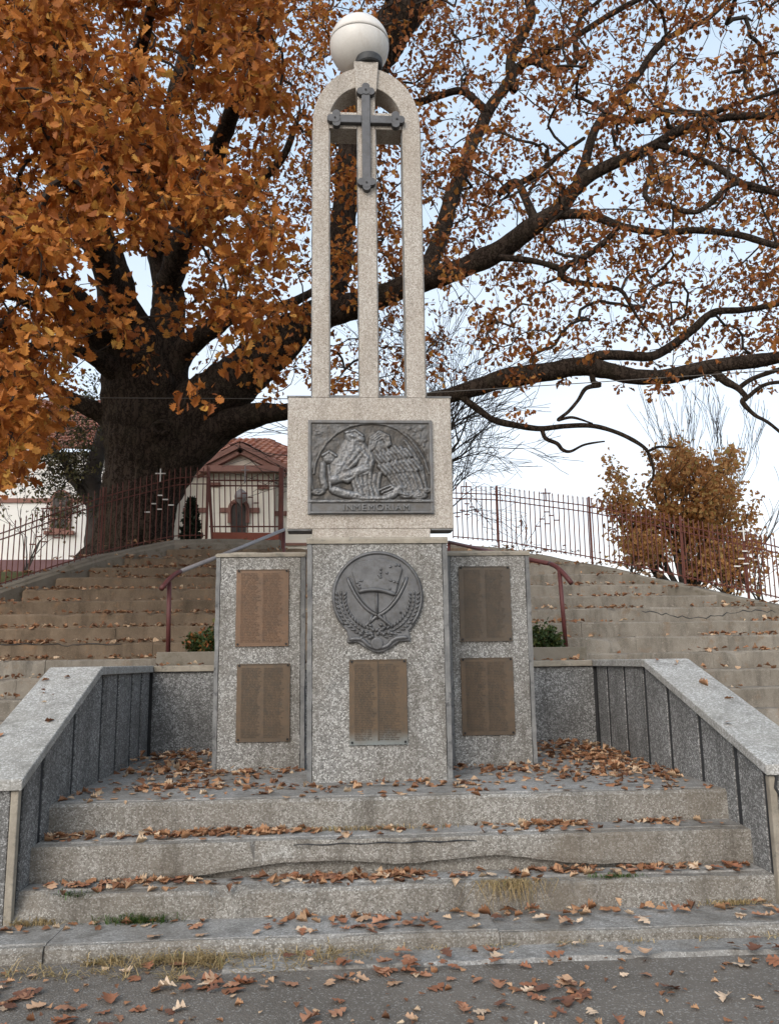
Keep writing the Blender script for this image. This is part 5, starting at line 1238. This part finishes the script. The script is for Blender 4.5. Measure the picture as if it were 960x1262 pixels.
# hillside treads: lines of leaves along every edge
for n in range(-5, 12):
    Y, z = 9+.44*n, PA+.2*n; l, r = stair_span(Y)
    for _ in range(int((r-l)*(40 if n < 3 else 100))):
        x = U_(l+.1, r-.1)
        if n < 2 and -2.4 < x < 3.2: continue
        dirty = 1 if x < .3+n*.1 else .55
        if mnoise.noise(Vector((x*.9, n*2.3, 0)))+.28 < random.random()*.8/dirty: continue
        pos.append((x, Y+(abs(random.gauss(.0, .05))+.01 if random.random() < .6 else U_(.02, .40)), z+.012+U_(0, .028)))
        if random.random() < .25*dirty: pos.append((x, Y-.02-abs(random.gauss(0, .03)), z-.2+.014+U_(0, .04)))
# on the back coping and on the sloping copings
addl(110, lambda: U_(-1.9, 2.7), lambda x: U_(9.0, 9.26), lambda x, y: ZK+.012)
for sgn, (xa, xc, yk, yf, zf) in ((1, (-2.3, -1.97, 7.07, 5.46, .94)), (2, (2.75, 3.08, 7.47, 5.42, .935))):
    for _ in range(9):
        y = U_(yf+.1, yk); pos.append((U_(xa, xc), y, zf+(ZK-zf)*(y-yf)/(yk-yf)+.012))
# under the fence on the hill
for _ in range(900):
    c = random.choice(curbL[1:-2]) if random.random() < .5 else random.choice(curbR[2:-1]); x, y = c.x+random.gauss(0, .5), c.y+abs(random.gauss(.1, .25))
    pos.append((x, y, max(hill_z(x, y), PA+PS*(c.y-9)+.06)+.02))
for _ in range(70): pos.append((U_(-1.85, 2.62), U_(9.38, 9.85), 1.73))
pos = np.array(pos); n = len(pos)
tl_ = np.where(pos[:, 1] > 8.95, 1., .5)[:, None]; yd = rnd(n); yd[:, 2] *= .24*tl_[:, 0]; zd = rnd(n)*.42*tl_+np.array([0, 0, 1.])
scatter_leaves('leaf_litter', pos, frames(yd, zd), rng.uniform(.036, .08, n)*np.where(pos[:, 1] < 5.05, .6, 1), 'fallen_leaf', None, OAK_S, .2, .1, kind='stuff')

# ------------------------------------------------------------------ grass tufts
def blades(name, spots, mat, label=None, cat=None, kind=None, lean=(0, 0), group=None, wild=1., hang=False):
    V, Lp, St = [], [], []; k = 0; w0 = .0028
    for (x, y, z, h) in spots:
        d = Vector((random.gauss(lean[0], .8*wild), random.gauss(lean[1], .6*wild), 1)).normalized(); sd = Vector((d.y, -d.x, 0)); sd = sd.normalized() if sd.length > .01 else Vector((1, 0, 0))
        p0 = Vector((x, y, z)); p1 = p0+d*h*.5; bend = Vector((d.x, d.y, -.35))*h*.55; p2 = p1+bend+Vector((0, 0, h*.25))
        if hang: p1 = p0+Vector((random.gauss(0, .025), -.045-.04*random.random(), .02*random.random())); p2 = p1+Vector((random.gauss(0, .06), -.015-.05*random.random(), -h*random.uniform(.15, 1.0)))
        for p, w in ((p0, w0), (p1, w0*.8), (p2, w0*.15)): V += [tuple(p-sd*w), tuple(p+sd*w)]
        for a in (0, 2): St.append(len(Lp)); Lp += [k+a, k+a+1, k+a+3, k+a+2]
        k += 6
    return bulk(name, np.array(V), np.array(Lp), np.array(St), mat, None, label=label, cat=cat, kind=kind, group=group)
random.seed(77)
sp = []
tf = [(random.gauss(-.75, .42) if random.random() < .8 else U_(-1.9, .6), 5.06-abs(random.gauss(0, .13)), random.uniform(.4, 1.2)) for _ in range(75)]
while len(sp) < 1700:
    c = random.choice(tf); x, y = random.gauss(c[0], .045), min(5.06, random.gauss(c[1], .03))
    sp.append((x, y, 0, U_(.04, .16)*c[2]))
for _ in range(500):
    x = U_(.3, 2.9)
    if mnoise.noise(Vector((x*5, 1, 2))) > .05: sp.append((x, U_(4.98, 5.05), .02, U_(.02, .06)))
blades('dry_grass', sp, 'dry_grass', kind='stuff', wild=1.7, lean=(0, -.3))
def tuft(label, cx0, cy0, cz0, sx, n, h, mat, lean=(0, 0), sy=.02, hang=False):
    blades('grass_tuft', [(random.gauss(cx0, sx), random.gauss(cy0, sy), cz0, U_(.4, 1)*h) for _ in range(n)], mat, label, 'grass', None, lean, 'grass tufts on the front steps', hang=hang)
tuft('dry straw tuft hanging over the edge of the first step, right of the middle', 1.05, 5.49, .255, .12, 230, .2, 'dry_grass', hang=True)
tuft('dark green tuft growing at the foot of the first step on the left', -1.2, 5.44, .085, .11, 260, .13, 'fresh_grass', (0, -.3))
tuft('bright green weed on the edge of the first step near the left wall', -1.58, 5.50, .225, .05, 120, .10, 'fresh_grass', (0, -.6))
tuft('sparse dry grass at the foot of the left side wall', -1.82, 5.45, .09, .09, 160, .09, 'dry_grass', (0, -.2))
tuft('dark green moss tuft on the first step, right of the straw', 1.72, 5.52, .245, .08, 160, .05, 'fresh_grass')
tuft('dry grass along the foot of the right side wall', 2.45, 5.44, .088, .1, 260, .06, 'dry_grass')
tuft('thin straw growing along the second tread at the middle', .05, 5.98, .48, .3, 380, .07, 'dry_grass', (0, -.3))
